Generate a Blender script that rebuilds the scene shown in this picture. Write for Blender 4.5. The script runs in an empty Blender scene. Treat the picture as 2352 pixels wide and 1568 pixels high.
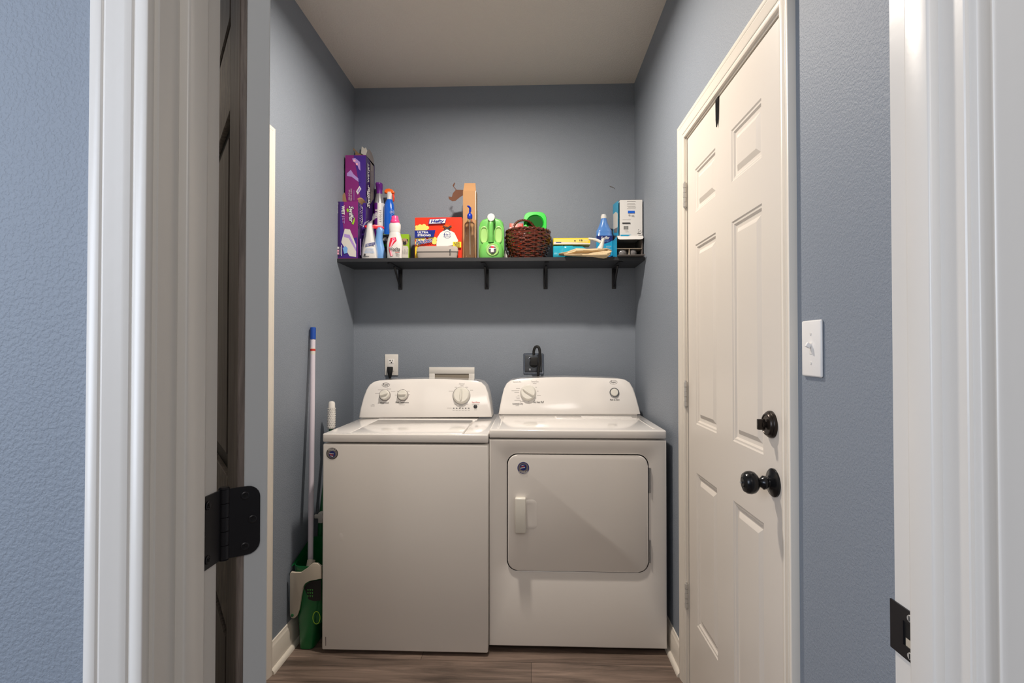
import bpy, bmesh, math, random
from mathutils import Vector, Matrix, noise
random.seed(7)
PI = math.pi
# ---------------------------------------------------------------- camera, world, lights
FPX, W, H = 1200.0, 2352.0, 1568.0
CAMZ = 1.25
YAW, PITCH = math.atan(44/FPX), math.atan(16/FPX)
CR = Matrix.Rotation(YAW, 3, 'Z') @ Matrix.Rotation(PI/2 + PITCH, 3, 'X')
CO = Vector((0, 0, CAMZ))
cam = bpy.data.objects.new('camera', bpy.data.cameras.new('camera'))
bpy.context.collection.objects.link(cam)
cam.location = CO; cam.rotation_euler = CR.to_euler()
cam.data.sensor_width = 36; cam.data.lens = FPX/W*36; cam.data.clip_start = .02
sc = bpy.context.scene; sc.camera = cam
sc.view_settings.view_transform = 'Standard'; sc.view_settings.look = 'None'
sc.view_settings.gamma = 1; sc.view_settings.exposure = 0.0; sc.view_settings.use_curve_mapping = False
wd = bpy.data.worlds.new('world'); sc.world = wd; wd.use_nodes = True
wd.node_tree.nodes['Background'].inputs[0].default_value = (.80, .88, 1.0, 1)
wd.node_tree.nodes['Background'].inputs[1].default_value = .13
def lamp(name, kind, loc, energy, col, target=None, **kw):
    d = bpy.data.lights.new(name, kind); d.energy = energy; d.color = col
    for k, v in kw.items(): setattr(d, k, v)
    o = bpy.data.objects.new(name, d); bpy.context.collection.objects.link(o); o.location = loc
    if target is not None: o.rotation_euler = (Vector(target)-Vector(loc)).to_track_quat('-Z', 'Y').to_euler()
    return o
LX, LY, LZ = -.20, 1.93, 2.63
lamp('laundry_lamp', 'AREA', (LX, LY, LZ), 33, (1, .90, .79), target=(LX, LY, 0), shape='DISK', size=.11)
lamp('hall_window', 'AREA', (-1.7, -.9, 1.7), 41, (.76, .85, 1.0), target=(0, .55, 1.2), shape='RECTANGLE', size=1.1, size_y=1.3)
lamp('hall_fill', 'AREA', (.35, -1.2, 2.55), 17, (1, .95, .90), target=(-.1, 1.6, .9), shape='DISK', size=1.3)  # added soft frontal fill from the hall side, no fixture there

# ---------------------------------------------------------------- pixel -> point on a plane
def ray(px, py):
    return CR @ Vector(((px-W/2)/FPX, (H/2-py)/FPX, -1))
def on(px, py, pl):                                   # pl = (point, normal)
    d = ray(px, py); p, n = pl
    return CO + d*((p-CO).dot(n)/d.dot(n))
def PY(y): return (Vector((0, y, 0)), Vector((0, -1, 0)))
def PX(x): return (Vector((x, 0, 0)), Vector((-1 if x > 0 else 1, 0, 0)))
def P(px, py, y): return on(px, py, PY(y))

# ---------------------------------------------------------------- materials
MATS = {}
def mat(name, col, rough=.5, metal=0, trans=0, spec=.5, bump=None, coat=0, emis=None, alpha=1, var=0):
    m = bpy.data.materials.new(name); m.use_nodes = True; nt = m.node_tree; b = nt.nodes['Principled BSDF']
    b.inputs['Base Color'].default_value = (*col, 1); b.inputs['Roughness'].default_value = rough
    b.inputs['Metallic'].default_value = metal; b.inputs['Transmission Weight'].default_value = trans
    b.inputs['Specular IOR Level'].default_value = spec; b.inputs['Coat Weight'].default_value = coat
    b.inputs['Coat Roughness'].default_value = .15; b.inputs['Alpha'].default_value = alpha
    if emis: b.inputs['Emission Color'].default_value = (*emis[0], 1); b.inputs['Emission Strength'].default_value = emis[1]
    tc = nt.nodes.new('ShaderNodeTexCoord')
    last = None
    for sc_, st, dist in (bump or []):
        n = nt.nodes.new('ShaderNodeTexNoise'); n.inputs['Scale'].default_value = sc_; n.inputs['Detail'].default_value = 2
        nt.links.new(tc.outputs['Object'], n.inputs['Vector'])
        r = nt.nodes.new('ShaderNodeMapRange'); r.inputs[1].default_value = .38; r.inputs[2].default_value = .62
        r.interpolation_type = 'SMOOTHSTEP'; nt.links.new(n.outputs['Fac'], r.inputs[0])
        bp = nt.nodes.new('ShaderNodeBump'); bp.inputs['Strength'].default_value = st; bp.inputs['Distance'].default_value = dist
        nt.links.new(r.outputs[0], bp.inputs['Height'])
        if last: nt.links.new(last.outputs[0], bp.inputs['Normal'])
        last = bp
    if last: nt.links.new(last.outputs[0], b.inputs['Normal'])
    if var:
        n = nt.nodes.new('ShaderNodeTexNoise'); n.inputs['Scale'].default_value = 3; n.inputs['Detail'].default_value = 4
        nt.links.new(tc.outputs['Object'], n.inputs['Vector'])
        mx = nt.nodes.new('ShaderNodeMix'); mx.data_type = 'RGBA'
        mx.inputs[6].default_value = (*[c*(1-var) for c in col], 1); mx.inputs[7].default_value = (*[min(1, c*(1+var)) for c in col], 1)
        nt.links.new(n.outputs['Fac'], mx.inputs[0]); nt.links.new(mx.outputs[2], b.inputs['Base Color'])
    MATS[name] = m; return m
def s(r, g, b):                                       # sRGB 0-255 -> linear
    return tuple(((c/255)/12.92 if c/255 <= .04045 else ((c/255+.055)/1.055)**2.4) for c in (r, g, b))
mat('wall', s(131, 139, 150), .6, bump=[(220, .24, .002), (520, .15, .0008)], var=.03)
mat('ceiling', s(214, 207, 199), .8, bump=[(120, .3, .003)])
mat('trim', s(226, 221, 214), .32, bump=[(60, .05, .0006)])
mat('door_paint', s(222, 214, 204), .36, bump=[(90, .06, .0004)])
mat('trim_cream', s(226, 218, 206), .35)
mat('grey_paint', s(205, 208, 210), .42)
mat('enamel', s(226, 221, 216), .2, coat=.5, var=.02)
mat('enamel_deck', s(232, 228, 224), .12, coat=.8)
mat('plastic_white', s(228, 224, 218), .28)
mat('plastic_knob', s(222, 219, 210), .3)
mat('switch_white', s(236, 233, 230), .3)
mat('black_shelf', s(40, 42, 46), .45)
mat('black_iron', s(22, 22, 26), .4)
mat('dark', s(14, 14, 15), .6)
mat('bronze', s(52, 46, 42), .3, metal=.7)
mat('black_metal', s(30, 30, 32), .22, metal=.5)
mat('hinge_black', s(38, 37, 40), .38, metal=.4)
mat('steel', s(150, 152, 156), .25, metal=.9)
mat('dark_steel', s(92, 96, 102), .35, metal=.8); mat('recess_tan', s(150, 140, 126), .6); mat('chrome', s(205, 208, 214), .15, metal=1)
mat('painted_metal', s(196, 192, 186), .3, metal=.3)
mat('ink', s(45, 45, 48), .5); mat('ink_grey', s(140, 136, 134), .5); mat('ink_red', s(190, 60, 50), .5)
mat('navy', s(22, 40, 110), .35); mat('white', s(222, 220, 217), .4); mat('off_white', s(214, 210, 202), .5)
mat('purple', s(62, 28, 130), .35, coat=.3); mat('magenta', s(128, 24, 112), .35, coat=.3); mat('dark_purple', s(48, 22, 86), .35, coat=.2)
mat('lilac', s(170, 140, 205), .4); mat('kraft', s(150, 118, 86), .8, var=.08); mat('kraft_light', s(178, 134, 90), .75, var=.05)
mat('kraft_dark', s(98, 60, 40), .8, var=.1)
mat('silver', s(178, 178, 184), .25, metal=.7); mat('violet_cap', s(98, 26, 128), .35)
mat('blue', s(10, 96, 210), .25, coat=.5); mat('sky', s(120, 170, 230), .25, coat=.4); mat('orange', s(240, 104, 24), .35)
mat('red_orange', s(232, 60, 26), .35); mat('red', s(220, 30, 50), .35); mat('pink', s(246, 70, 140), .35); mat('pale_pink', s(246, 176, 196), .4)
mat('black_print', s(24, 26, 30), .35); mat('lime', s(150, 196, 40), .4); mat('pug', s(176, 146, 116), .6)
mat('hefty_red', s(238, 50, 18), .35, coat=.2); mat('yellow', s(236, 206, 40), .4); mat('pale_yellow', s(240, 214, 110), .4)
mat('banner_blue', s(16, 36, 130), .35); mat('case_grey', s(162, 154, 148), .75, bump=[(900, .3, .0006)])
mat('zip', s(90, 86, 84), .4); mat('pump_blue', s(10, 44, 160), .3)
mat('clear', (.84, .85, .82), .03, trans=1.0, spec=.5); mat('film', (.9, .9, .92), .12, alpha=.16, spec=.9)
mat('soap', s(170, 148, 120), .1, trans=.55)
mat('jug_green', s(106, 184, 88), .3, coat=.4); mat('jug_pale', s(162, 206, 124), .3, coat=.3); mat('jug_dark', s(70, 158, 66), .35)
mat('wicker', s(90, 38, 24), .25, coat=.8, var=.35); mat('bright_green', s(14, 196, 44), .3); mat('deep_green', s(4, 84, 20), .7, spec=.2)
mat('cyan', s(48, 182, 212), .08, trans=.2, coat=.5); mat('cyan_print', s(30, 160, 205), .35); mat('refill_blue', s(84, 134, 204), .2, coat=.5)
mat('cloth', s(212, 188, 150), .9, bump=[(700, .3, .0008)]); mat('beige', s(190, 178, 160), .5)
mat('grey_print', s(120, 112, 110), .4); mat('bulb', s(190, 186, 186), .08, trans=.6); mat('carton_grey', s(112, 104, 100), .7)
mat('pan_green', s(8, 100, 50), .3, coat=.3); mat('pan_dark', s(8, 70, 36), .35); mat('pan_beige', s(190, 180, 164), .45)
mat('pole', s(214, 206, 216), .3); mat('cap_blue', s(20, 70, 160), .4)
mat('lampglow', (1, .95, .85), .4, emis=((1, .9, .8), 6))
def wood(name, c1, c2, scale, rough=.5, axis='Z'):
    m = mat(name, c1, rough); nt = m.node_tree; b = nt.nodes['Principled BSDF']; tc = nt.nodes['Texture Coordinate']
    mp = nt.nodes.new('ShaderNodeMapping'); mp.inputs['Scale'].default_value = scale
    nt.links.new(tc.outputs['Object'], mp.inputs[0])
    n = nt.nodes.new('ShaderNodeTexNoise'); n.inputs['Scale'].default_value = 1; n.inputs['Detail'].default_value = 6; n.inputs['Roughness'].default_value = .65
    n.inputs['Distortion'].default_value = .6; nt.links.new(mp.outputs[0], n.inputs['Vector'])
    r = nt.nodes.new('ShaderNodeValToRGB'); r.color_ramp.elements[0].position = .34; r.color_ramp.elements[1].position = .68
    r.color_ramp.elements[0].color = (*c1, 1); r.color_ramp.elements[1].color = (*c2, 1)
    nt.links.new(n.outputs['Fac'], r.inputs[0]); nt.links.new(r.outputs[0], b.inputs['Base Color'])
    bp = nt.nodes.new('ShaderNodeBump'); bp.inputs['Strength'].default_value = .25; bp.inputs['Distance'].default_value = .001
    nt.links.new(n.outputs['Fac'], bp.inputs['Height']); nt.links.new(bp.outputs[0], b.inputs['Normal'])
    return m
wood('dark_wood', s(84, 74, 68), s(140, 128, 120), (120, 120, 6))
wood('dark_wood_diag', s(100, 90, 82), s(165, 150, 136), (90, 90, 30))
# vinyl plank floor
m = wood('floor', s(78, 67, 60), s(142, 124, 113), (2.2, 26, 1), .42); nt = m.node_tree
ramp = [n for n in nt.nodes if n.type == 'VALTORGB'][0]; b = nt.nodes['Principled BSDF']
br = nt.nodes.new('ShaderNodeTexBrick'); br.inputs['Scale'].default_value = 1; br.inputs['Brick Width'].default_value = 1.2
br.inputs['Row Height'].default_value = .15; br.inputs['Mortar Size'].default_value = .0012; br.offset = .37
br.inputs['Color1'].default_value = (.82, .80, .78, 1); br.inputs['Color2'].default_value = (1.12, 1.1, 1.08, 1); br.inputs['Mortar'].default_value = (.35, .32, .3, 1)
nt.links.new(nt.nodes['Texture Coordinate'].outputs['Object'], br.inputs['Vector'])
mx = nt.nodes.new('ShaderNodeMix'); mx.data_type = 'RGBA'; mx.blend_type = 'MULTIPLY'; mx.inputs[0].default_value = 1
nt.links.new(ramp.outputs[0], mx.inputs[6]); nt.links.new(br.outputs['Color'], mx.inputs[7]); nt.links.new(mx.outputs[2], b.inputs['Base Color'])

# ---------------------------------------------------------------- mesh builder (world coordinates)
class B:
    def __init__(s_): s_.v = []; s_.f = []; s_.m = []; s_.ml = []; s_.layer = 0
    def mi(s_, name):
        if name not in s_.ml: s_.ml.append(name)
        return s_.ml.index(name)
    def raw(s_, vs, fs, m, M=None):
        o = len(s_.v); k = s_.mi(m)
        s_.v += [(M @ Vector(v)) if M else Vector(v) for v in vs]
        s_.f += [tuple(i+o for i in f) for f in fs]; s_.m += [k]*len(fs); return s_
    def bm(s_, bm, m, M=None):
        bm.verts.index_update()
        s_.raw([v.co.copy() for v in bm.verts], [[v.index for v in f.verts] for f in bm.faces], m, M); bm.free(); return s_
    def box(s_, x0, x1, y0, y1, z0, z1, m, bev=0, seg=2, M=None):
        bm = bmesh.new(); bmesh.ops.create_cube(bm, size=1)
        for v in bm.verts: v.co = Vector(((x0+x1)/2+v.co.x*(x1-x0), (y0+y1)/2+v.co.y*(y1-y0), (z0+z1)/2+v.co.z*(z1-z0)))
        if bev: bmesh.ops.bevel(bm, geom=bm.edges[:], offset=bev, segments=seg, profile=.5, affect='EDGES')
        return s_.bm(bm, m, M)
    def lathe(s_, prof, m, M=None, seg=32):
        vs, fs, rings = [], [], []
        for r, z in prof:
            if r < 1e-6: vs.append((0, 0, z)); rings.append([len(vs)-1])
            else:
                rings.append(list(range(len(vs), len(vs)+seg)))
                vs += [(r*math.cos(2*PI*i/seg), r*math.sin(2*PI*i/seg), z) for i in range(seg)]
        for a, c in zip(rings, rings[1:]):
            for i in range(seg):
                j = (i+1) % seg
                if len(a) == 1 and len(c) == 1: continue
                if len(a) == 1: fs.append((a[0], c[j], c[i]))
                elif len(c) == 1: fs.append((a[i], a[j], c[0]))
                else: fs.append((a[i], a[j], c[j], c[i]))
        return s_.raw(vs, fs, m, M)
    def tube(s_, pts, r, m, seg=10, closed=False, M=None, caps=True):
        pts = [Vector(p) for p in pts]; n = len(pts); R = r if isinstance(r, (list, tuple)) else [r]*n
        T = []
        for i in range(n):
            a = pts[(i-1) % n] if closed or i > 0 else pts[i]; c = pts[(i+1) % n] if closed or i < n-1 else pts[i]
            T.append((c-a).normalized())
        u = T[0].orthogonal().normalized(); vs, fs = [], []
        for i in range(n):
            u = (u - T[i]*u.dot(T[i])).normalized(); w = T[i].cross(u)
            for k in range(seg):
                a = 2*PI*k/seg; vs.append(pts[i] + (u*math.cos(a)+w*math.sin(a))*R[i])
        for i in range(n if closed else n-1):
            for k in range(seg):
                j = (i+1) % n; l = (k+1) % seg
                fs.append((i*seg+k, i*seg+l, j*seg+l, j*seg+k))
        if caps and not closed: fs += [tuple(range(seg))[::-1], tuple((n-1)*seg+k for k in range(seg))]
        return s_.raw(vs, fs, m, M)
    def loft(s_, secs, m, M=None, seg=36, caps=True):   # (z, half width, half depth, exponent, cx, cy)
        vs, fs = [], []
        for q in secs:
            z, a, b_, e = q[:4]; cx, cy = (q[4], q[5]) if len(q) > 4 else (0, 0)
            for k in range(seg):
                t = 2*PI*k/seg; c, sn = math.cos(t), math.sin(t)
                vs.append((cx+a*math.copysign(abs(c)**(2/e), c), cy+b_*math.copysign(abs(sn)**(2/e), sn), z))
        for i in range(len(secs)-1):
            for k in range(seg):
                l = (k+1) % seg; fs.append((i*seg+k, i*seg+l, (i+1)*seg+l, (i+1)*seg+k))
        if caps: fs += [tuple(range(seg))[::-1], tuple((len(secs)-1)*seg+k for k in range(seg))]
        return s_.raw(vs, fs, m, M)
    def prism(s_, pts, t0, t1, m, M=None, bev=0, seg=2):  # pts in local XZ, extruded in local Y
        bm = bmesh.new(); a = [bm.verts.new((x, t0, z)) for x, z in pts]; c = [bm.verts.new((x, t1, z)) for x, z in pts]
        f1 = bm.faces.new(a); f2 = bm.faces.new(c[::-1]); n = len(pts)
        for i in range(n): bm.faces.new((a[(i+1) % n], a[i], c[i], c[(i+1) % n]))
        if bev:
            bmesh.ops.bevel(bm, geom=list({e for f in (f1, f2) for e in f.edges}), offset=bev, segments=seg, profile=.5, affect='EDGES')
        return s_.bm(bm, m, M)
    # flat print on a plane given in photograph pixels
    def decal(s_, pts, pl, m, off=None, th=.0003):
        s_.layer += 1; off = .0003+.00025*s_.layer if off is None else off
        n = pl[1]; q = [on(x, y, pl)+n*off for x, y in pts]
        k = len(q); vs = q + [p-n*th for p in q]
        return s_.raw(vs, [tuple(range(k)), tuple(range(2*k-1, k-1, -1))]+[(i, (i+1) % k, k+(i+1) % k, k+i) for i in range(k)], m)
    def rect(s_, x0, y0, x1, y1, pl, m, **k): return s_.decal([(x0, y0), (x1, y0), (x1, y1), (x0, y1)], pl, m, **k)
    def oval(s_, cx, cy, rx, ry, pl, m, n=28, **k):
        return s_.decal([(cx+rx*math.cos(2*PI*i/n), cy+ry*math.sin(2*PI*i/n)) for i in range(n)], pl, m, **k)
    def ring(s_, cx, cy, rx, ry, wd_, pl, m, n=32, off=None):
        s_.layer += 1; off = .0003+.00025*s_.layer if off is None else off
        vs = []
        for i in range(n):
            a = 2*PI*i/n
            vs += [on(cx+rx*math.cos(a), cy+ry*math.sin(a), pl)+pl[1]*off, on(cx+(rx-wd_)*math.cos(a), cy+(ry-wd_)*math.sin(a), pl)+pl[1]*off]
        return s_.raw(vs, [(2*i, 2*((i+1) % n), 2*((i+1) % n)+1, 2*i+1) for i in range(n)], m)
    def text(s_, string, x0, y0, x1, y1, pl, m, rot=0, shear=0, off=None, skew=0, bold=0):
        s_.layer += 1; off = .0003+.00025*s_.layer if off is None else off
        cu = bpy.data.curves.new('t', 'FONT'); cu.body = string; cu.shear = shear; cu.offset = bold; cu.resolution_u = 3
        o = bpy.data.objects.new('t', cu); bpy.context.collection.objects.link(o)
        bpy.context.view_layer.update()
        me = bpy.data.meshes.new_from_object(o.evaluated_get(bpy.context.evaluated_depsgraph_get()))
        xs = [v.co.x for v in me.vertices]; ys = [v.co.y for v in me.vertices]
        ax, bx, ay, by = min(xs), max(xs), min(ys), max(ys); vs = []
        for v in me.vertices:
            u = (v.co.x-ax)/(bx-ax); w = (v.co.y-ay)/(by-ay)
            if rot == 90: px, py = x0+w*(x1-x0), y0+u*(y1-y0)         # reads downwards
            elif rot == -90: px, py = x1-w*(x1-x0), y1-u*(y1-y0)       # reads upwards
            elif rot == 180: px, py = x1-u*(x1-x0), y0+w*(y1-y0)
            else: px, py = x0+u*(x1-x0), y1-w*(y1-y0)+skew*(u-.5)
            vs.append(on(px, py, pl)+pl[1]*off)
        fs = [tuple(p.vertices) for p in me.polygons]
        bpy.data.objects.remove(o); bpy.data.curves.remove(cu); bpy.data.meshes.remove(me)
        return s_.raw(vs, fs, m)
    def build(s_, name, parent=None, origin=None, label=None, cat=None, group=None, kind=None, sharp=35, norm=True):
        root = parent
        while root is not None and root.parent is not None: root = root.parent
        L = Vector(root.location) if root is not None else Vector(origin or (0, 0, 0))
        me = bpy.data.meshes.new(name); me.from_pydata([v-L for v in s_.v], [], s_.f)
        for n in s_.ml: me.materials.append(MATS[n])
        me.polygons.foreach_set('material_index', s_.m)
        if norm:
            bm = bmesh.new(); bm.from_mesh(me); bmesh.ops.recalc_face_normals(bm, faces=bm.faces[:]); bm.to_mesh(me); bm.free()
        me.polygons.foreach_set('use_smooth', [True]*len(me.polygons)); me.set_sharp_from_angle(angle=math.radians(sharp)); me.update()
        o = bpy.data.objects.new(name, me); bpy.context.collection.objects.link(o)
        if parent is not None: o.parent = parent
        else: o.location = L
        if label: o['label'] = label
        if cat: o['category'] = cat
        if group: o['group'] = group
        if kind: o['kind'] = kind
        return o
def thing(name, loc, label=None, cat=None, group=None, kind=None):
    o = bpy.data.objects.new(name, None); o.empty_display_size = .05; bpy.context.collection.objects.link(o); o.location = loc
    if label: o['label'] = label
    if cat: o['category'] = cat
    if group: o['group'] = group
    if kind: o['kind'] = kind
    return o
def T(x, y, z): return Matrix.Translation((x, y, z))
def RX(a): return Matrix.Rotation(a, 4, 'X')
def RY(a): return Matrix.Rotation(a, 4, 'Y')
def RZ(a): return Matrix.Rotation(a, 4, 'Z')

# ---------------------------------------------------------------- room shell
XL, XR, YB, ZC = -1.01, .58, 2.94, 2.74            # laundry walls, ceiling
Y0, Y1 = .54, .65                                   # wall between hall and laundry
JL, JR, JH = -.3975, .437, 2.045                     # entry opening faces
DR0, DR1 = 1.224, 1.960                             # right hand door (y range)
DL0, DL1 = 1.17, 1.923                              # left hand door opening
def wallbox(name, boxes):
    b = B()
    for q in boxes: b.box(*q, 'wall')
    return b.build(name, kind='structure', origin=(0, 0, 0))
B().box(-2.6, 2.6, -2.6, 3.1, -.1, 0, 'floor').build('floor', kind='structure')
B().box(-2.6, 2.6, -1.2, 3.1, ZC, ZC+.1, 'ceiling').build('ceiling', kind='structure')
wallbox('wall_back', [(XL-.12, XR+.12, YB, YB+.1, 0, ZC)])
wallbox('wall_left', [(XL-.12, XL, Y1, DL0-.02, 0, ZC), (XL-.12, XL, DL1+.02, YB, 0, ZC), (XL-.12, XL, DL0-.02, DL1+.02, 2.06, ZC)])
wallbox('wall_right', [(XR, XR+.12, Y1, DR0-.02, 0, ZC), (XR, XR+.12, DR1+.02, YB, 0, ZC), (XR, XR+.12, DR0-.02, DR1+.02, 2.05, ZC)])
wallbox('wall_front', [(-2.6, JL-.018, Y0, Y1, 0, ZC), (JR+.018, 2.6, Y0, Y1, 0, ZC), (JL-.018, JR+.018, Y0, Y1, JH+.018, ZC)])

PROF = [(0, 0), (0, .008), (.0015, .0098), (.012, .0104), (.0135, .0092), (.015, .0092), (.0165, .0112), (.024, .0124), (.032, .0146), (.040, .0166), (.0415, .0154), (.043, .0154), (.0445, .0172), (.0555, .0178), (.057, .0164), (.057, 0)]
def casing(name, a0, a1, h, fn, m, parent=None, label=None, kind='structure', origin=None):
    vs, fs = [], []; n = len(PROF)
    for w, t in PROF:
        for a, z in ((a0-w, 0), (a0-w, h+w), (a1+w, h+w), (a1+w, 0)): vs.append(fn(a, z, t))
    for i in range(n):
        j = (i+1) % n
        for k in range(3): fs.append((i*4+k, i*4+k+1, j*4+k+1, j*4+k))
    fs += [tuple(i*4 for i in range(n)), tuple(i*4+3 for i in range(n))]
    b = B(); b.raw(vs, fs, m); return b.build(name, parent, kind=kind if parent is None else None, sharp=48, origin=origin)
# entry doorway: jamb with stop, casing on the hall side and on the laundry side
b = B()
for x0, x1 in ((JL-.018, JL), (JR, JR+.018)): b.box(x0, x1, Y0, Y1, 0, JH+.018, 'trim', .0012, 1)
b.box(JL, JR, Y0, Y1, JH, JH+.018, 'trim')
b.box(JL-.005, JL+.011, .573, .610, 0, JH-.011, 'trim', .003, 3); b.box(JR-.011, JR+.005, .573, .610, 0, JH-.011, 'trim', .003, 3)
b.box(JL, JR, .573, .610, JH-.011, JH, 'trim', .003, 3)
b.build('trim_1', kind='structure')
casing('trim_2', JL-.005, JR+.005, JH+.005, lambda a, z, t: (a, Y0-t, z), 'trim')
casing('trim_3', JL-.030, JR+.012, JH+.012, lambda a, z, t: (a, Y1+t*.6, z), 'trim')
# right hand door trim
b = B()
for y0, y1 in ((DR0-.02, DR0-.002), (DR1+.002, DR1+.02)): b.box(XR-.001, XR+.12, y0, y1, 0, 2.05, 'trim_cream')
b.box(XR-.001, XR+.12, DR0-.02, DR1+.02, 2.032, 2.05, 'trim_cream'); b.box(XR+.045, XR+.12, DR0-.02, DR1+.02, 0, .012, 'bronze')
b.build('trim_4', kind='structure')
casing('trim_5', DR0-.008, DR1+.008, 2.038, lambda a, z, t: (XR-t, a, z), 'trim_cream')
b = B()
for y0, y1 in ((DL0-.02, DL0), (DL1, DL1+.02)): b.box(XL-.12, XL+.001, y0, y1, 0, 2.06, 'trim_cream')
b.box(XL-.12, XL+.001, DL0-.02, DL1+.02, 2.04, 2.06, 'trim_cream'); b.build('trim_6', kind='structure')
casing('trim_7', DL0-.004, DL1+.004, 2.045, lambda a, z, t: (XL+t, a, z), 'trim_cream')

def panel_door(b, fn, y0, y1, z0, z1, cols, rows, m):
    # raised panel door face built as a height field: fn(a, z, t) with t = depth into the slab
    us = [y0]+[c for q in cols for c in q]+[y1]; ws = [z0]+[c for q in rows for c in q]+[z1]
    for i in range(len(us)-1):
        for j in range(len(ws)-1):
            a, c, d, e = us[i], us[i+1], ws[j], ws[j+1]
            if i % 2 == 1 and j % 2 == 1:
                steps = [(0, 0), (.004, .003), (.009, .0035), (.014, .008), (.019, .009), (.024, .009), (.034, .004), (.038, .0025)]
                R = [[fn(x, z, t) for x, z in ((a+w, d+w), (c-w, d+w), (c-w, e-w), (a+w, e-w))] for w, t in steps]
                vs = [p for r in R for p in r]; fs = []
                for k in range(len(R)-1):
                    for l in range(4): fs.append((k*4+l, k*4+(l+1) % 4, k*4+4+(l+1) % 4, k*4+4+l))
                fs.append(tuple((len(R)-1)*4+l for l in range(4))); b.raw(vs, fs, m)
            else: b.raw([fn(a, d, 0), fn(c, d, 0), fn(c, e, 0), fn(a, e, 0)], [(0, 1, 2, 3)], m)
b = B(); FX = XR+.003
def yd(px): return on(px, 800, PX(FX)).y
def zd(px, py): return on(px, py, PX(FX)).z
panel_door(b, lambda a, z, t: (FX+t, a, z), DR0, DR1, .012, 2.028, [(yd(1752), yd(1682)), (yd(1645), yd(1598))], [(zd(1598, 1432), zd(1598, 1084)), (zd(1598, 973), zd(1598, 562)), (zd(1598, 487), zd(1598, 388))], 'door_paint')
for q in ([(FX, DR0, .012), (FX, DR1, .012), (FX+.035, DR1, .012), (FX+.035, DR0, .012)], [(FX, DR0, 2.028), (FX, DR1, 2.028), (FX+.035, DR1, 2.028), (FX+.035, DR0, 2.028)],
          [(FX, DR0, .012), (FX, DR0, 2.028), (FX+.035, DR0, 2.028), (FX+.035, DR0, .012)], [(FX, DR1, .012), (FX, DR1, 2.028), (FX+.035, DR1, 2.028), (FX+.035, DR1, .012)],
          [(FX+.035, DR0, .012), (FX+.035, DR1, .012), (FX+.035, DR1, 2.028), (FX+.035, DR0, 2.028)]): b.raw(q, [(0, 1, 2, 3)], 'door_paint')
door = thing('door_1', (XR, DR1, 0), kind='structure')
b.build('door_leaf', door, norm=False, sharp=20)
# knob + deadbolt + hinges
Mk = T(FX, yd(1776), zd(1776, 1107)) @ RY(-PI/2)
b = B(); b.lathe([(0, 0), (.034, 0), (.034, .004), (.031, .007), (.020, .010), (.0135, .014), (.0125, .017), (.016, .021), (.0165, .026), (.012, .031), (.0105, .036), (.012, .039), (.020, .042), (.0255, .048), (.0275, .056), (.0265, .064), (.022, .071), (.013, .0745), (.011, .0735), (.0105, .075), (0, .0755)], 'black_metal', Mk, 40)
knob = b.build('door_knob', door, label='black round door knob')
B().tube([Mk @ Vector((0, 0, z)) for z in (.074, .080)], .003, 'chrome').build('lock_button', knob)
Md = T(FX, yd(1771), zd(1771, 974)) @ RY(-PI/2)
b = B(); b.lathe([(0, 0), (.033, 0), (.033, .005), (.031, .008), (.029, .008), (.0285, .011), (.026, .014), (.023, .0145), (.022, .013), (.008, .0135), (.008, .024), (0, .024)], 'bronze', Md, 40)
db = b.build('deadbolt', door, label='dark bronze deadbolt rosette')
B().box(-.005, .005, -.013, .013, .016, .034, 'bronze', .002, 2, M=Md @ RZ(PI/2)).build('thumb_turn', db)
for z in (zd(1572, 455), zd(1572, 902), zd(1572, 1350)):
    b = B(); yc = DR1+.004; xk = XR-.007
    for k in range(5):
        za = z-.0445+k*.0178; b.tube([(xk, yc, za+.0006), (xk, yc, za+.0172)], .0058 if k % 2 else .0066, 'painted_metal', 12)
    b.tube([(xk, yc, z-.050), (xk, yc, z+.050)], .0036, 'painted_metal', 8)
    b.box(XR-.006, XR+.004, yc-.0015, yc+.0015, z-.0445, z+.0445, 'painted_metal'); b.build('door_hinge', door)
# the left wall's own door, only its edge shows
b = B(); b.box(XL-.045, XL-.008, DL0+.003, DL1-.003, .012, 2.035, 'door_paint')
d2 = b.build('door_2', kind='structure', origin=(XL, DL0, 0))

# baseboards
def baseboard(name, fn, a0, a1, cut=None):
    pr = [(0, 0), (.012, 0), (.012, .082), (.0105, .086), (.0105, .092), (.0085, .097), (.005, .103), (.0045, .110), (0, .112)]
    b = B(); n = len(pr); vs = [fn(a, z, t) for a in (a0, a1) for t, z in pr]
    b.raw(vs, [(i, (i+1) % n, n+(i+1) % n, n+i) for i in range(n)]+[tuple(range(n)), tuple(range(n, 2*n))], 'trim_cream')
    o = b.build(name, kind='structure')
    q = [(.012, 0)]+[(.012+.014*math.cos(i*PI/12), .017*math.sin(i*PI/12)) for i in range(7)]
    b = B(); n = len(q); c0, c1 = cut or (a0, a1); vs = [fn(a, z, t) for a in (c0, c1) for t, z in q]
    b.raw(vs, [(i, (i+1) % n, n+(i+1) % n, n+i) for i in range(n)]+[tuple(range(n)), tuple(range(n, 2*n))], 'trim_cream')
    b.build('shoe_moulding', o)
baseboard('baseboard_left', lambda a, z, t: (XL+t, a, z), DL1+.061, YB, )
baseboard('baseboard_right', lambda a, z, t: (XR-t, a, z), DR1+.065, YB)
baseboard('baseboard_back', lambda a, z, t: (a, YB-t, z), XL+.014, XR-.014)
baseboard('baseboard_front', lambda a, z, t: (XR-t, a, z), Y1+.03, DR0-.066)

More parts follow.
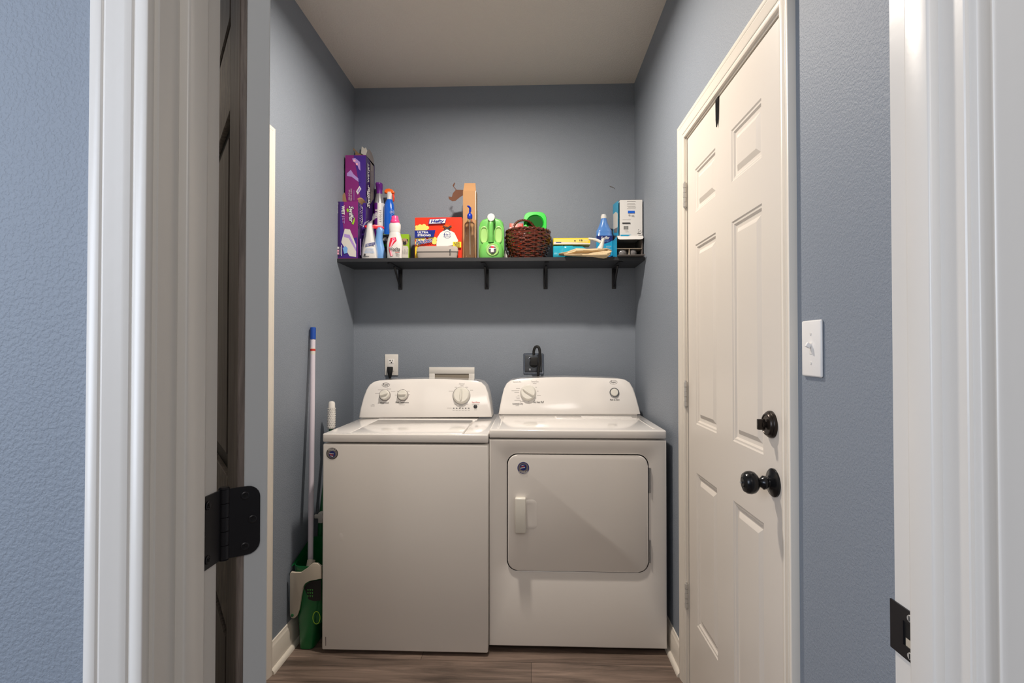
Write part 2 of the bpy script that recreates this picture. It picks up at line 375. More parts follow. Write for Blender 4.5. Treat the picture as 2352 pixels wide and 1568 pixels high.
# ceiling lamp (just above the frame)
t = thing('ceiling_light', (LX, LY, ZC), 'small white ceiling light with a glowing bulb in the middle of the laundry ceiling', 'light')
B().lathe([(0, 0), (.075, 0), (.075, -.012), (.06, -.028), (.024, -.032), (.022, -.05), (0, -.05)], 'plastic_white', T(LX, LY, ZC)).build('base', t)
B().lathe([(0, -.05), (.014, -.05), (.016, -.060), (.026, -.072), (.0265, -.082), (.018, -.09), (0, -.0925)], 'lampglow', T(LX, LY, ZC)).build('bulb', t)

# ---------------------------------------------------------------- entry door (open into the room) and its hinge
PV = Vector((-.3945, .660, 0)); A = math.atan2(.6, .8)
Mdoor = T(PV.x, PV.y, 0) @ RZ(A)                     # local x across the edge, local y along the slab
d3 = thing('door_3', (PV.x+.03, PV.y+.02, 0), kind='structure')
g0, g1, dl = .0145, .0515, .800
b = B(); b.box(g0+.008, g1, 0, dl, .012, 2.035, 'grey_paint', .0015, 1, M=Mdoor)
b.build('door_leaf', d3)
rails = [(.012, .15), (.845, 1.062), (1.60, 1.725), (1.93, 2.035)]
b = B(); b.box(g0+.0075, g0+.0085, .001, dl-.001, .013, 2.034, 'dark', M=Mdoor); b.build('groove_shade', d3)  # dark sheet painting the deep shade in the grooves around the panels
b = B()
for y0, y1 in ((0, .098), (dl-.098, dl)): b.box(g0, g0+.009, y0, y1, .012, 2.035, 'dark_wood', .001, 1, M=Mdoor)
b.build('stile', d3, label='dark grey-brown wooden stiles')
for z0, z1 in rails: B().box(g0, g0+.009, .098, dl-.098, z0, z1, 'dark_wood_diag', .001, 1, M=Mdoor).build('rail', d3)
for (a0, a1), (c0, c1) in zip(rails, rails[1:]):
    b = B(); b.box(g0+.002, g0+.0085, .130, dl-.130, a1+.028, c0-.028, 'dark_wood', .002, 1, M=Mdoor); b.build('panel', d3)
def leaf_outline(w, h, r, n=6):
    return [(0, h/2), (0, -h/2)]+[(w-r+r*math.sin(i*PI/2/n), -h/2+r-r*math.cos(i*PI/2/n)) for i in range(n+1)]+[(w-r+r*math.cos(i*PI/2/n), h/2-r+r*math.sin(i*PI/2/n)) for i in range(n+1)]
HZ = 1.025
hg = thing('door_hinge', (PV.x, PV.y, HZ-.045), 'black three-screw butt hinge joining the white jamb to the open entry door', 'hinge')
def screws(b, M, pts):
    for x, z in pts:
        b.lathe([(0, .0), (.0052, .0), (.0052, .0010), (.0040, .0016), (0, .0008)], 'hinge_black', M @ T(x, 0, z) @ RX(PI/2), 16)
        for a in (0, PI/2): b.box(-.0028, .0028, -.0020, -.0012, -.0005, .0005, 'dark', M=M @ T(x, 0, z) @ RY(a+.5))
M1 = T(PV.x, PV.y, HZ) @ RZ(A)
b = B(); b.prism(leaf_outline(.042, .089, .015), -.0026, -.0004, 'hinge_black', M1); b.build('door_side_leaf', hg)
for q in [(.024, .033), (.033, .001), (.024, -.033)]: b = B(); screws(b, M1 @ T(0, -.0026, 0), [q]); b.build('screw', hg)
M2 = T(JL+.0016, PV.y-.003, HZ) @ RZ(-PI/2)
b = B(); b.prism(leaf_outline(.050, .089, .012), -.0018, .0004, 'hinge_black', T(JL+.0005, PV.y-.003, HZ) @ RZ(-PI/2) @ Matrix.Scale(-1, 4, (0, 1, 0)))
b.build('jamb_side_leaf', hg)
for q in [(.030, .033), (.040, .001), (.030, -.033)]: b = B(); screws(b, T(JL+.0026, PV.y-.003, HZ) @ RZ(PI/2) @ Matrix.Scale(-1, 4, (1, 0, 0)), [q]); b.build('screw', hg)
b = B()
for k in range(5): b.tube([(PV.x, PV.y, HZ-.0445+k*.0178+.0004), (PV.x, PV.y, HZ-.0445+k*.0178+.0174)], .0066, 'hinge_black', 20)
b.lathe([(0, .047), (.005, .047), (.0066, .0455), (.0066, .0445), (.0045, .0445), (.0045, -.0445), (.006, -.046), (0, -.047)], 'hinge_black', T(PV.x, PV.y, HZ), 20)
b.build('knuckle', hg)
# strike plate on the right jamb
t = thing('strike_plate', (JR, .63, .905), 'dark metal strike plate screwed to the edge of the right white jamb', 'strike plate')
zc = CAMZ-(1437-800)*.625/1200+.0
b = B(); q = [(.604, .029), (.656, .029), (.656, -.029), (.604, -.029)]
hole = [(.6155+.009*math.cos(a*PI/10), (.0075 if 0 <= a <= 10 else -.0075)+.009*math.sin(a*PI/10)) for a in range(20)]
# plate with an opening: strips around it
for y0, y1, z0, z1 in ((.6325, .6545, -.029, .029), (.600, .6325, .0140, .029), (.600, .6325, -.029, -.0140)):
    b.box(JR-.0022, JR-.0002, y0, y1, zc+z0, zc+z1, 'hinge_black')
b.raw([(JR-.0022, .6545, zc-.029), (JR-.0022, .6545, zc+.029), (JR+.002, .660, zc+.026), (JR+.002, .660, zc-.026)], [(0, 1, 2, 3)], 'hinge_black')
b.build('plate', t)
b = B(); b.box(JR-.0006, JR-.0002, .604, .6325, zc-.0140, zc+.0135, 'dark'); b.box(JR-.0008, JR-.0001, .604, .6300, zc-.0140, zc-.005, 'beige')
b.build('latch_hole', t)
for z in (.0215, -.0215):
    b = B(); b.lathe([(0, 0), (.0042, 0), (.0038, .0012), (0, .0009)], 'painted_metal', T(JR-.0022, .6205, zc+z) @ RY(-PI/2), 14); b.box(-.003, .003, -.0004, .0004, .001, .0016, 'dark', M=T(JR-.0022, .6205, zc+z) @ RY(-PI/2)); b.build('screw', t)

# light switch on right wall
t = thing('light_switch', (XR, 1.095, 1.19), 'white toggle light switch plate on the blue-grey wall right of the panelled door', 'light switch')
b = B(); b.box(XR-.006, XR, 1.058, 1.132, 1.192, 1.308, 'switch_white', .0035, 3); b.build('plate', t)
b = B(); b.box(XR-.0068, XR-.005, 1.0895, 1.1005, 1.238, 1.262, 'plastic_white', .0006, 1)
b.box(-.009, .001, -.0035, .0035, -.004, .005, 'switch_white', .001, 2, M=T(XR-.008, 1.095, 1.254) @ RY(math.radians(28))); b.build('toggle', t)
for z in (1.22, 1.28): B().lathe([(0, 0), (.0032, 0), (.0028, .001), (0, .0012)], 'plastic_white', T(XR-.006, 1.095, z) @ RY(-PI/2), 12).build('screw', t)
# black hook over the right door
yc = yd(1652)
t = thing('over_door_hook', (XR, yc, 1.945), 'black pointed metal hook hanging over the top edge of the panelled door', 'hook')
b = B(); vs = [(FX-.004, yc-.012, 2.030), (FX-.004, yc+.012, 2.030), (FX-.005, yc+.008, 1.965), (FX-.006, yc, 1.940), (FX-.005, yc-.008, 1.965)]
b.raw(vs+[(x+.003, y, z) for x, y, z in vs], [(0, 1, 2, 3, 4), (9, 8, 7, 6, 5)]+[(i, (i+1) % 5, 5+(i+1) % 5, 5+i) for i in range(5)], 'black_metal')
b.box(FX-.004, FX+.03, yc-.012, yc+.012, 2.0285, 2.0305, 'black_metal'); b.build('hook_strip', t)

# ---------------------------------------------------------------- machines
def console(t, x0, x1, yb, zb, zt, back, pts_px, tilt=.26):
    # outline from the rounded hood shape, on a plane leaning back
    n = Vector((0, -math.cos(tilt), math.sin(tilt))); pl = (Vector((0, yb, zb)), n)
    q = [on(x, y, pl) for x, y in pts_px]; c = sum(q, Vector())/len(q)
    def inset(k, push): return [p+(c-p).normalized()*k - n*push for p in q]
    rings = [inset(.010, 0), inset(.005, .0012), inset(.0015, .004), inset(0, .009)]
    rings.append([Vector((p.x, min(back, p.y+.15), p.z)) for p in rings[-1]])
    N = len(q); vs = [p for r in rings for p in r]; fs = [tuple(range(N))]
    for k in range(len(rings)-1):
        for i in range(N): fs.append((k*N+i, k*N+(i+1) % N, (k+1)*N+(i+1) % N, (k+1)*N+i))
    fs.append(tuple((len(rings)-1)*N+i for i in range(N)))
    b = B(); b.raw(vs, fs, 'enamel_deck'); o = b.build('control_console', t, sharp=40)
    return o, pl
def knob_on(pl, px, py, rpx, parent, ang, name='dial', big=1.0, ridge=True):
    c = on(px, py, pl); r = (on(px+rpx, py, pl)-on(px-rpx, py, pl)).length/2; n = pl[1]
    M = Matrix.Translation(c) @ n.to_track_quat('Z', 'Y').to_matrix().to_4x4()
    # local x to the right as seen
    b = B(); b.lathe([(0, 0), (r*1.0, 0), (r*1.02, .003), (r*.96, .010), (r*.90, .017), (r*.82, .0195), (0, .0200)], 'plastic_knob', M, 40)
    o = b.build(name, parent)
    if ridge:
        b = B(); b.loft([(.017, r*.82, r*.20, 2.2), (.024, r*.80, r*.15, 2.2), (.030, r*.70, r*.07, 2.2)], 'plastic_knob', M @ RZ(ang)); g = b.build('grip', o)
    return o
def sticker(name, t, px, py, r, pl, flip=1):
    b = B(); b.oval(px, py, r, r, pl, 'grey_print'); b.ring(px, py, r*.98, r*.98, r*.10, pl, 'ink' if flip > 0 else 'banner_blue')
    b.oval(px, py+flip*r*.12, r*.56, r*.56, pl, 'navy')
    for k in range(3):
        y = py+flip*(r*.05+k*r*.22); w = r*(.5-.1*k); b.decal([(px-w, y-flip*r*.16), (px+w*.6, y-flip*r*.02), (px+w*.6, y+flip*r*.07), (px-w, y-flip*r*.05)], pl, 'white' if k % 2 == 0 else 'ink_red')
    b.text('AMERICA', px-r*.72, py-flip*r*.92 if flip > 0 else py+r*.5, px+r*.72, py-r*.48 if flip > 0 else py+r*.92, pl, 'white', rot=0 if flip > 0 else 180)
    return b.build(name, t)

# washer
WY, WB = 2.13, 2.80
WX0, WX1 = P(740, 1250, WY).x, P(1121, 1250, WY).x
wt = thing('washing_machine', ((WX0+WX1)/2, WY+.33, 0), 'white top-load washing machine with three dials on its console, left of the dryer', 'washing machine')
b = B(); b.box(WX0, WX1, WY, WB, .014, .857, 'enamel', .006, 3); cab = b.build('cabinet', wt)
for x in (WX0+.05, WX1-.05):
    for y in (WY+.05, WB-.06): B().lathe([(0, 0), (.018, 0), (.018, .006), (.008, .007), (.008, .014), (0, .014)], 'dark', T(x, y, 0), 16).build('foot', wt)
LX0, LX1, LY1 = -.752, -.284, 2.545
b = B(); b.box(WX0+.003, WX1-.003, WY+.004, WB, .863, .888, 'enamel_deck', .004, 2)
b.box(WX0+.0003, LX0-.003, WY+.008, WB, .870, .8988, 'enamel_deck', .004, 3); b.box(LX1+.009, WX1-.0003, WY+.008, WB, .870, .8988, 'enamel_deck', .004, 3); b.box(WX0+.0005, WX1-.0005, WY+.01, WB-.001, .8645, .875, 'enamel_deck')
b.box(LX0-.012, LX1+.020, LY1+.003, WB, .870, .899, 'enamel_deck', .003, 2); b.box(WX0, WX1, WY-.001, WY+.020, .8645, .899, 'enamel_deck', .005, 3)
deck = b.build('top_deck', wt)
b = B(); b.box(LX0, LX1, WY+.018, LY1, .880, .900, 'enamel_deck', .004, 3); lid = b.build('lid', wt)
ol = [(823, 959), (827, 938), (834, 912), (841, 894), (848, 883), (858, 876), (870, 873), (900, 871), (940, 869.5), (980, 869), (1020, 869.5), (1060, 871), (1094, 873.5), (1106, 877), (1115, 886), (1121, 902), (1126, 930), (1129, 957)]
con, pl = console(wt, WX0, WX1, 2.60, .899, 1.10, 2.86, ol)
knob_on(pl, 884, 907, 11.5, con, .3); knob_on(pl, 925, 907, 11.5, con, 0); knob_on(pl, 1060, 908, 19, con, PI/2, 'cycle_dial')
b = B(); b.ring(884, 907.5, 13.2, 13.2, 1.4, pl, 'grey_print'); b.ring(925, 907.5, 13.2, 13.2, 1.4, pl, 'grey_print')
b.ring(1060, 908.5, 20.5, 20.5, .9, pl, 'ink_grey')
b.ring(886.5, 883.5, 9.2, 5.0, .7, pl, 'ink_grey'); b.text('Roper', 880, 880, 893, 887, pl, 'ink', shear=.3)
b.text('Water Level', 873, 923, 893, 926.5, pl, 'ink', bold=.01); b.text('Wash Temperature', 908, 922, 939, 926.5, pl, 'ink', bold=.01); b.text('Cold Rinse', 916, 928, 930, 929.6, pl, 'ink_grey')
b.text('Start/Stop', 1084, 922, 1102, 926.5, pl, 'ink_red', bold=.01); b.text('Normal', 1055, 879.5, 1067, 882, pl, 'ink_grey')
for x, y, w in ((874, 895, 12), (893, 893, 10), (867, 903, 11), (903, 899, 10), (926, 894, 5), (914, 898, 5), (938, 898, 6), (909, 907, 4), (940, 906, 4), (1047, 889, 5), (1072, 889, 6), (1036, 898, 10), (1083, 896, 7), (1046, 928, 5), (1059, 931, 9), (1073, 928, 5), (857, 929, 6), (856, 932, 9), (1061, 885, 7), (1092, 929, 16), (1032, 937, 11), (1092, 941, 7)):
    b.rect(x-w/2, y-.4, x+w/2, y+.3, pl, 'ink_grey', off=.0004)
for k in range(6):
    x = 1042+k*6.9; b.rect(x-1.8, 936.2, x+1.8, 938, pl, 'ink', off=.0004); b.rect(x-2.4, 941, x+2.4, 942, pl, 'ink_grey', off=.0004)
b.build('console_lettering', con)
b = B(); c = on(1092, 933.5, pl); b.lathe([(0, 0), (.0095, 0), (.0095, .002), (.007, .004), (0, .0046)], 'ink', Matrix.Translation(c) @ pl[1].to_track_quat('Z', 'Y').to_matrix().to_4x4(), 24); b.build('start_button', con)
sticker('round_sticker', wt, 763, 1041, 13.5, PY(WY))
b = B(); b.decal([(747, 1462), (749, 1462), (749, 1482), (747.5, 1483)], PY(WY), 'grey_print')
b.build('scuff', wt)
c = P(783, 1233, WY); b = B(); b.lathe([(0, .0009), (.003, .0006), (.009, .00015), (.013, -.0002)], 'enamel', T(c.x, WY, c.z) @ RX(PI/2) @ Matrix.Scale(1.6, 4, (0, 1, 0)), 20); b.build('dent', wt, sharp=80)

# dryer
DY, DB = 2.165, 2.82
DX0, DX1 = P(1123.5, 1250, DY).x, P(1532, 1250, DY).x
dt = thing('clothes_dryer', ((DX0+DX1)/2, DY+.33, 0), 'white front-loading clothes dryer with one dial, right of the washing machine', 'dryer')
# cabinet with a recessed door opening
dp = PY(DY)
a = on(1164, 1041, dp); c = on(1491, 1316, dp); ox0, ox1, oz0, oz1 = a.x, c.x, c.z, a.z
def rrect(x0, x1, z0, z1, r, n=8):
    out = []
    for cx, cz, st in ((x1-r, z1-r, 0), (x0+r, z1-r, 1), (x0+r, z0+r, 2), (x1-r, z0+r, 3)):
        out += [(cx+r*math.cos((st+i/n)*PI/2), cz+r*math.sin((st+i/n)*PI/2)) for i in range(n+1)]
    return out
b = B()
inner = rrect(ox0, ox1, oz0, oz1, .045); outer = []
X0, X1, Z0, Z1 = DX0+.005, DX1-.005, .031, .869
NN = len(inner); cx, cz = (ox0+ox1)/2, (oz0+oz1)/2
for x, z in inner:                                    # project to outer rectangle
    dx, dz = x-cx, z-cz; k = min([(X1-cx)/dx if dx > 0 else (X0-cx)/dx if dx < 0 else 9e9, (Z1-cz)/dz if dz > 0 else (Z0-cz)/dz if dz < 0 else 9e9]); outer.append((cx+dx*k, cz+dz*k))
for crn in ((X1, Z1), (X0, Z1), (X0, Z0), (X1, Z0)):   # snap nearest to corners
    i = min(range(NN), key=lambda j: (outer[j][0]-crn[0])**2+(outer[j][1]-crn[1])**2); outer[i] = crn
mid = rrect(ox0-.006, ox1+.006, oz0-.006, oz1+.006, .050)
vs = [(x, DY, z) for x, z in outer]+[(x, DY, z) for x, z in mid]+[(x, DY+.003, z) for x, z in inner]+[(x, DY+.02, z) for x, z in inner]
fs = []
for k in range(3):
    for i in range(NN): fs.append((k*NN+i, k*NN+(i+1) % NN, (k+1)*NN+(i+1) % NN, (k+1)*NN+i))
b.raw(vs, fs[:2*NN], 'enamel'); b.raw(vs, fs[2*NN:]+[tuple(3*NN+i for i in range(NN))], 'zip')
def body_ring(e, y): return [(DX0+.005-e, y, .031-e), (DX1-.005+e, y, .031-e), (DX1-.005+e, y, .869+e), (DX0+.005-e, y, .869+e)]
R = [body_ring(0, DY), body_ring(.0035, DY+.0015), body_ring(.005, DY+.005), body_ring(.005, DB)]
vs = [p for r in R for p in r]; fs = [(k*4+i, k*4+(i+1) % 4, k*4+4+(i+1) % 4, k*4+4+i) for k in range(3) for i in range(4)]+[(12, 13, 14, 15)]
b.raw(vs, fs, 'enamel'); b.build('cabinet', dt, norm=True)
b = B(); b.prism(rrect(ox0+.0045, ox1-.0045, oz0+.0045, oz1-.0045, .041), DY-.004, DY+.018, 'enamel', bev=.004, seg=3)
dd = b.build('dryer_door', dt)
hp = PY(DY-.006); a = on(1183, 1140, hp); c = on(1208, 1221, hp)
b = B(); b.box(a.x, c.x, DY-.030, DY-.004, c.z, a.z, 'plastic_knob', .006, 3); hn = b.build('handle', dd, label='cream pull handle')
pp = PY(DY-.0045); b = B(); a2 = on(1207, 1147, pp); c2 = on(1233, 1215, pp)
# shallow dished pocket beside the handle (rim proud of the door by a hair)
R = [[(x, DY-.0046, z) for x, z in rrect(a2.x-.004, c2.x, c2.z, a2.z, .018)], [(x, DY-.0052, z) for x, z in rrect(a2.x-.002, c2.x-.002, c2.z+.002, a2.z-.002, .016)], [(x, DY-.0044, z) for x, z in rrect(a2.x, c2.x-.016, c2.z+.016, a2.z-.016, .008)]]
K = len(R[0]); vs = [p for r in R for p in r]; b.raw(vs, [(k*K+i, k*K+(i+1) % K, (k+1)*K+(i+1) % K, (k+1)*K+i) for k in range(2) for i in range(K)]+[tuple(2*K+i for i in range(K))], 'enamel')
b.build('handle_pocket', dd)
for ya, yb in ((1074, 1127), (1240, 1288)):
    p0, p1 = on(1491, ya, dp), on(1491, yb, dp); b = B(); b.tube([(p0.x, DY-.002, p1.z), (p0.x, DY-.002, p0.z)], .0035, 'steel', 10); b.box(p0.x-.002, p0.x+.006, DY-.001, DY+.001, p1.z-.008, p0.z, 'steel'); b.build('door_hinge', dt)
sticker('round_sticker', dd, 1202, 1074, 13.5, PY(DY-.004), flip=-1)
b = B(); b.box(DX0, DX1, DY-.001, DB, .8795, .914, 'enamel_deck', .006, 3)
def ridge(x0, y0, x1, y1):                           # pressed ridge on the top panel
    v = Vector((x1-x0, y1-y0, 0)); L = v.length; b.box(-L/2, L/2, -.006, .006, -.003, .0022, 'enamel_deck', .0024, 3, M=T((x0+x1)/2, (y0+y1)/2, .9135) @ RZ(math.atan2(v.y, v.x)))
ridge(DX0+.035, DY+.035, DX0+.035, 2.62); ridge(DX1-.040, DY+.045, DX1-.040, 2.50); ridge(.12, 2.525, DX1-.05, 2.525); ridge(.12, 2.535, .12, 2.62)
b.build('top_deck', dt)
b = B(); b.box(.245, .49, 2.555, 2.612, .912, .9165, 'enamel_deck', .002, 2); b.build('lint_screen_cover', dt)
B().box(DX0+.02, DX1-.02, DY+.03, DB-.02, .020, .040, 'dark').build('base_pan', dt)
for x in (DX0+.05, DX1-.05):
    for y in (DY+.07, DB-.06): B().lathe([(0, 0), (.016, 0), (.016, .008), (.008, .01), (.008, .022), (0, .022)], 'dark', T(x, y, 0), 16).build('foot', dt)
ol = [(1145, 951), (1147, 938), (1152, 912), (1157, 892), (1163, 880), (1172, 873), (1186, 870), (1220, 867), (1260, 865.5), (1300, 865), (1340, 865.5), (1380, 866.5), (1420, 868.5), (1436, 871), (1447, 878), (1455, 891), (1462, 912), (1468, 935), (1472, 951)]
con, pl = console(dt, DX0, DX1, 2.652, .9145, 1.1, 2.88, ol)
B().box(DX0+.02, DX1-.02, 2.66, 2.815, .912, .925, 'enamel_deck').build('console_base', dt)
knob_on(pl, 1213, 902, 18, con, -.55, 'cycle_dial')
b = B(); c = on(1411, 901.5, pl); Mq = Matrix.Translation(c) @ pl[1].to_track_quat('Z', 'Y').to_matrix().to_4x4()
b.lathe([(0, 0), (.0245, 0), (.0245, .004), (.0225, .006), (.0205, .004), (0, .004)], 'steel', Mq, 32); rg = b.build('button_ring', con)
B().lathe([(0, .003), (.019, .003), (.019, .009), (.016, .0125), (0, .013)], 'plastic_knob', Mq, 32).build('start_button', con)
b = B(); b.ring(1409, 877.5, 9, 4.8, .7, pl, 'ink_grey'); b.text('Roper', 1402.5, 874.5, 1415.5, 880.5, pl, 'ink', shear=.2)
b.text('Push to Start', 1401, 916, 1423, 919.5, pl, 'ink', bold=.01); b.text('Automatic Dry', 1177, 925, 1201, 930, pl, 'ink', bold=.01); b.text('No Heat Fluff', 1226, 921, 1249, 925.5, pl, 'ink', bold=.01)
b.text('Timed Dry', 1220, 874.5, 1237, 878.5, pl, 'ink_grey'); b.text('Automatic Dry', 1178, 875, 1197, 878.5, pl, 'ink_grey')
for x, y, w in ((1190, 892, 9), (1184, 897, 18), (1187, 901, 11), (1191, 908, 4), (1189, 911.5, 9), (1190, 915, 7), (1189, 919, 15), (1198, 922, 8), (1214, 922.5, 4), (1231, 889, 4), (1235, 898, 4), (1238, 908, 9), (1230, 914, 4), (1228, 919, 3), (1188, 931.5, 8), (1228, 880.5, 8)):
    b.rect(x-w/2, y-.4, x+w/2, y+.3, pl, 'ink_grey', off=.0004)
b.build('console_lettering', con)

# ---------------------------------------------------------------- wall fittings
t = thing('wall_outlet', P(900, 862, YB), 'white wall outlet with a black plug in its lower socket above the washer', 'outlet')
op = PY(YB-.0065); a, c = P(884.5, 813.5, YB), P(915, 862, YB)
b = B(); b.box(a.x, c.x, YB-.006, YB, c.z, a.z, 'plastic_white', .003, 3); b.build('plate', t)
a, c = P(892, 824, YB), P(906, 851.5, YB); b = B(); b.box(a.x, c.x, YB-.0085, YB-.005, c.z, a.z, 'switch_white', .001, 2)
op = PY(YB-.0085)
b.rect(894, 827, 897, 828.2, op, 'dark'); b.rect(896.2, 826, 897.3, 829.4, op, 'dark'); b.rect(901.3, 826, 902.5, 829.4, op, 'dark'); b.oval(899.3, 832.3, 1.5, 1.3, op, 'dark', 12); b.rect(894, 834.4, 904.3, 834.8, op, 'ink_grey'); b.build('socket', t)
a = P(898, 843, YB); b = B(); b.loft([(0, .0155, .010, 3), (.012, .016, .012, 3), (.030, .014, .012, 3), (.050, .009, .009, 2.5), (.062, .006, .006, 2)], 'dark', T(a.x, YB-.021, a.z+.003) @ RX(PI) ); b.build('plug', wt)
b = B(); b.tube([(a.x, YB-.021, a.z-.055), (a.x+.001, YB-.022, a.z-.09), (a.x+.003, YB-.02, a.z-.2), (a.x+.01, YB-.02, a.z-.5)], .0055, 'dark', 10); b.build('power_cord', wt)
# washer hookup box
a, c = P(986, 843, YB), P(1090, 900, YB); i0, i1 = P(999, 858, YB), P(1077, 900, YB)
t = thing('washer_outlet_box', ((a.x+c.x)/2, YB, c.z-.05), 'white recessed plastic water supply box in the wall behind the washer', 'supply box')
b = B(); zb = c.z-.05
b.box(a.x, c.x, YB-.006, YB, i0.z, a.z, 'plastic_white', .0015, 2); b.box(a.x, i0.x, YB-.006, YB, zb, i0.z+.003, 'plastic_white', .0015, 2); b.box(i1.x, c.x, YB-.006, YB, zb, i0.z+.003, 'plastic_white', .0015, 2); b.box(a.x, c.x, YB-.006, YB, zb-.02, zb+.003, 'plastic_white', .0015, 2)
b.build('flange', t)
B().box(i0.x-.001, i1.x+.001, YB-.0015, YB-.0002, zb, i0.z+.001, 'recess_tan').build('recess', t)
# dryer outlet
a, c = P(1202, 811, YB), P(1249, 858.5, YB)
t = thing('dryer_outlet', ((a.x+c.x)/2, YB, c.z), 'square polished metal outlet plate with a big black plug above the dryer', 'outlet')
b = B(); b.box(a.x, c.x, YB-.005, YB, c.z, a.z, 'chrome', .004, 1); b.box(a.x+.009, c.x-.009, YB-.0075, YB-.004, c.z+.009, a.z-.009, 'dark_steel', .002, 2); b.build('plate', t)
for px, py in ((1216, 822.5), (1217, 848)):
    q = P(px, py, YB); B().lathe([(0, 0), (.006, 0), (.005, .002), (0, .0028)], 'chrome', T(q.x, YB-.0075, q.z) @ RX(PI/2), 14).build('screw', t)
q = P(1226, 832, YB); b = B(); b.lathe([(0, 0), (.024, 0), (.024, .018), (.02, .024), (0, .024)], 'dark', T(q.x, YB-.0075, q.z-.004) @ RX(PI/2), 28); b.box(q.x-.019, q.x+.022, YB-.052, YB-.026, q.z-.016, q.z+.030, 'dark', .005, 2); b.build('plug', dt)
pts = []
ctl = [P(1226, 815, YB-.04), P(1226, 806, YB-.042), P(1229, 798, YB-.046), P(1234, 795.5, YB-.05), P(1238, 799, YB-.053), P(1240, 810, YB-.054), P(1240, 830, YB-.052), P(1237, 850, YB-.05), P(1236, 870, YB-.05), P(1236, 920, YB-.045)]
def smooth(ctl, n=6):
    out = []
    for i in range(len(ctl)-1):
        p0, p1, p2, p3 = ctl[max(i-1, 0)], ctl[i], ctl[i+1], ctl[min(i+2, len(ctl)-1)]
        for k in range(n):
            u = k/n; out.append(.5*((2*p1)+(p2-p0)*u+(2*p0-5*p1+4*p2-p3)*u*u+(3*p1-p0-3*p2+p3)*u**3))
    return out+[ctl[-1]]
b = B(); b.tube(smooth(ctl), .0075, 'dark', 12); b.build('power_cord', dt)

# ---------------------------------------------------------------- shelf and brackets
SF, SZ = 2.68, 1.7185
t = B().box(XL, XR, SF, YB, SZ-.019, SZ, 'black_shelf', .001, 1).build('wall_shelf', origin=(-.2, YB, SZ-.019), label='long black shelf across the back wall above the washer and dryer', cat='shelf')
first = None
blabels = ['black shelf bracket nearest the left wall, under the bagged spray bottle', 'black shelf bracket beneath the light green jug', 'black shelf bracket beneath the wicker basket', 'black shelf bracket nearest the right wall']
for i, px in enumerate((920, 1118, 1253, 1410)):
    x = P(px, 640, YB).x
    if i == 0:
        r = thing('shelf_bracket', (x, YB, 1.575), blabels[0], 'bracket', 'black brackets under the shelf')
        zt = SZ-.019
        B().box(x-.0115, x+.0115, YB-.006, YB, 1.583, zt-.001, 'black_iron', .002, 2).build('wall_arm', r)
        B().box(x-.0115, x+.0115, YB-.235, YB-.002, zt-.0055, zt-.0005, 'black_iron', .002, 2).build('shelf_arm', r)
        pts = [Vector((x, YB-.006, zt-.10)), Vector((x, YB-.03, zt-.088)), Vector((x, YB-.075, zt-.055)), Vector((x, YB-.11, zt-.025)), Vector((x, YB-.13, zt-.005))]
        B().tube(smooth(pts, 4), .0055, 'black_iron', 8).build('brace', r)
        for z in (1.60, 1.67): B().lathe([(0, 0), (.005, 0), (.004, .002), (0, .003)], 'black_iron', T(x, YB-.006, z) @ RX(PI/2), 10).build('screw', r)
        first = r; kids = [o for o in bpy.context.collection.objects if o.parent == r]
    else:
        r = first.copy(); bpy.context.collection.objects.link(r); r.location.x = x; r['label'] = blabels[i]
        for k in kids: q = k.copy(); bpy.context.collection.objects.link(q); q.parent = r

# ---------------------------------------------------------------- things on the shelf
def open_carton(b, x0, x1, y0, y1, z0, z1, outm, inm, side=None):
    th = .002; side = side or outm
    b.raw([(x0, y0, z0), (x1, y0, z0), (x1, y0, z1), (x0, y0, z1)], [(0, 1, 2, 3)], outm)
    b.raw([(x0, y1, z0), (x1, y1, z0), (x1, y1, z1), (x0, y1, z1)], [(3, 2, 1, 0)], outm)
    b.raw([(x1, y0, z0), (x1, y1, z0), (x1, y1, z1), (x1, y0, z1)], [(0, 1, 2, 3)], side)
    b.raw([(x0, y0, z0), (x0, y1, z0), (x0, y1, z1), (x0, y0, z1)], [(3, 2, 1, 0)], side)
    b.raw([(x0, y0, z0), (x1, y0, z0), (x1, y1, z0), (x0, y1, z0)], [(3, 2, 1, 0)], side)
    X0, X1, Y0_, Y1_ = x0+th, x1-th, y0+th, y1-th; zi = z1-.06
    I = [(X0, Y0_), (X1, Y0_), (X1, Y1_), (X0, Y1_)]; O = [(x0, y0), (x1, y0), (x1, y1), (x0, y1)]
    vs = [(x, y, z1) for x, y in O]+[(x, y, z1) for x, y in I]+[(x, y, zi) for x, y in I]
    b.raw(vs, [(k, (k+1) % 4, 4+(k+1) % 4, 4+k) for k in range(4)]+[(4+k, 4+(k+1) % 4, 8+(k+1) % 4, 8+k) for k in range(4)]+[(8, 9, 10, 11)], inm)
def sheet(b, pts, m, th=.0015, nrm=(0, -1, 0)):
    n = Vector(nrm)*th; pts = [Vector(p) for p in pts]; k = len(pts)
    b.raw(pts+[p-n for p in pts], [tuple(range(k)), tuple(range(2*k-1, k-1, -1))]+[(i, (i+1) % k, k+(i+1) % k, k+i) for i in range(k)], m)

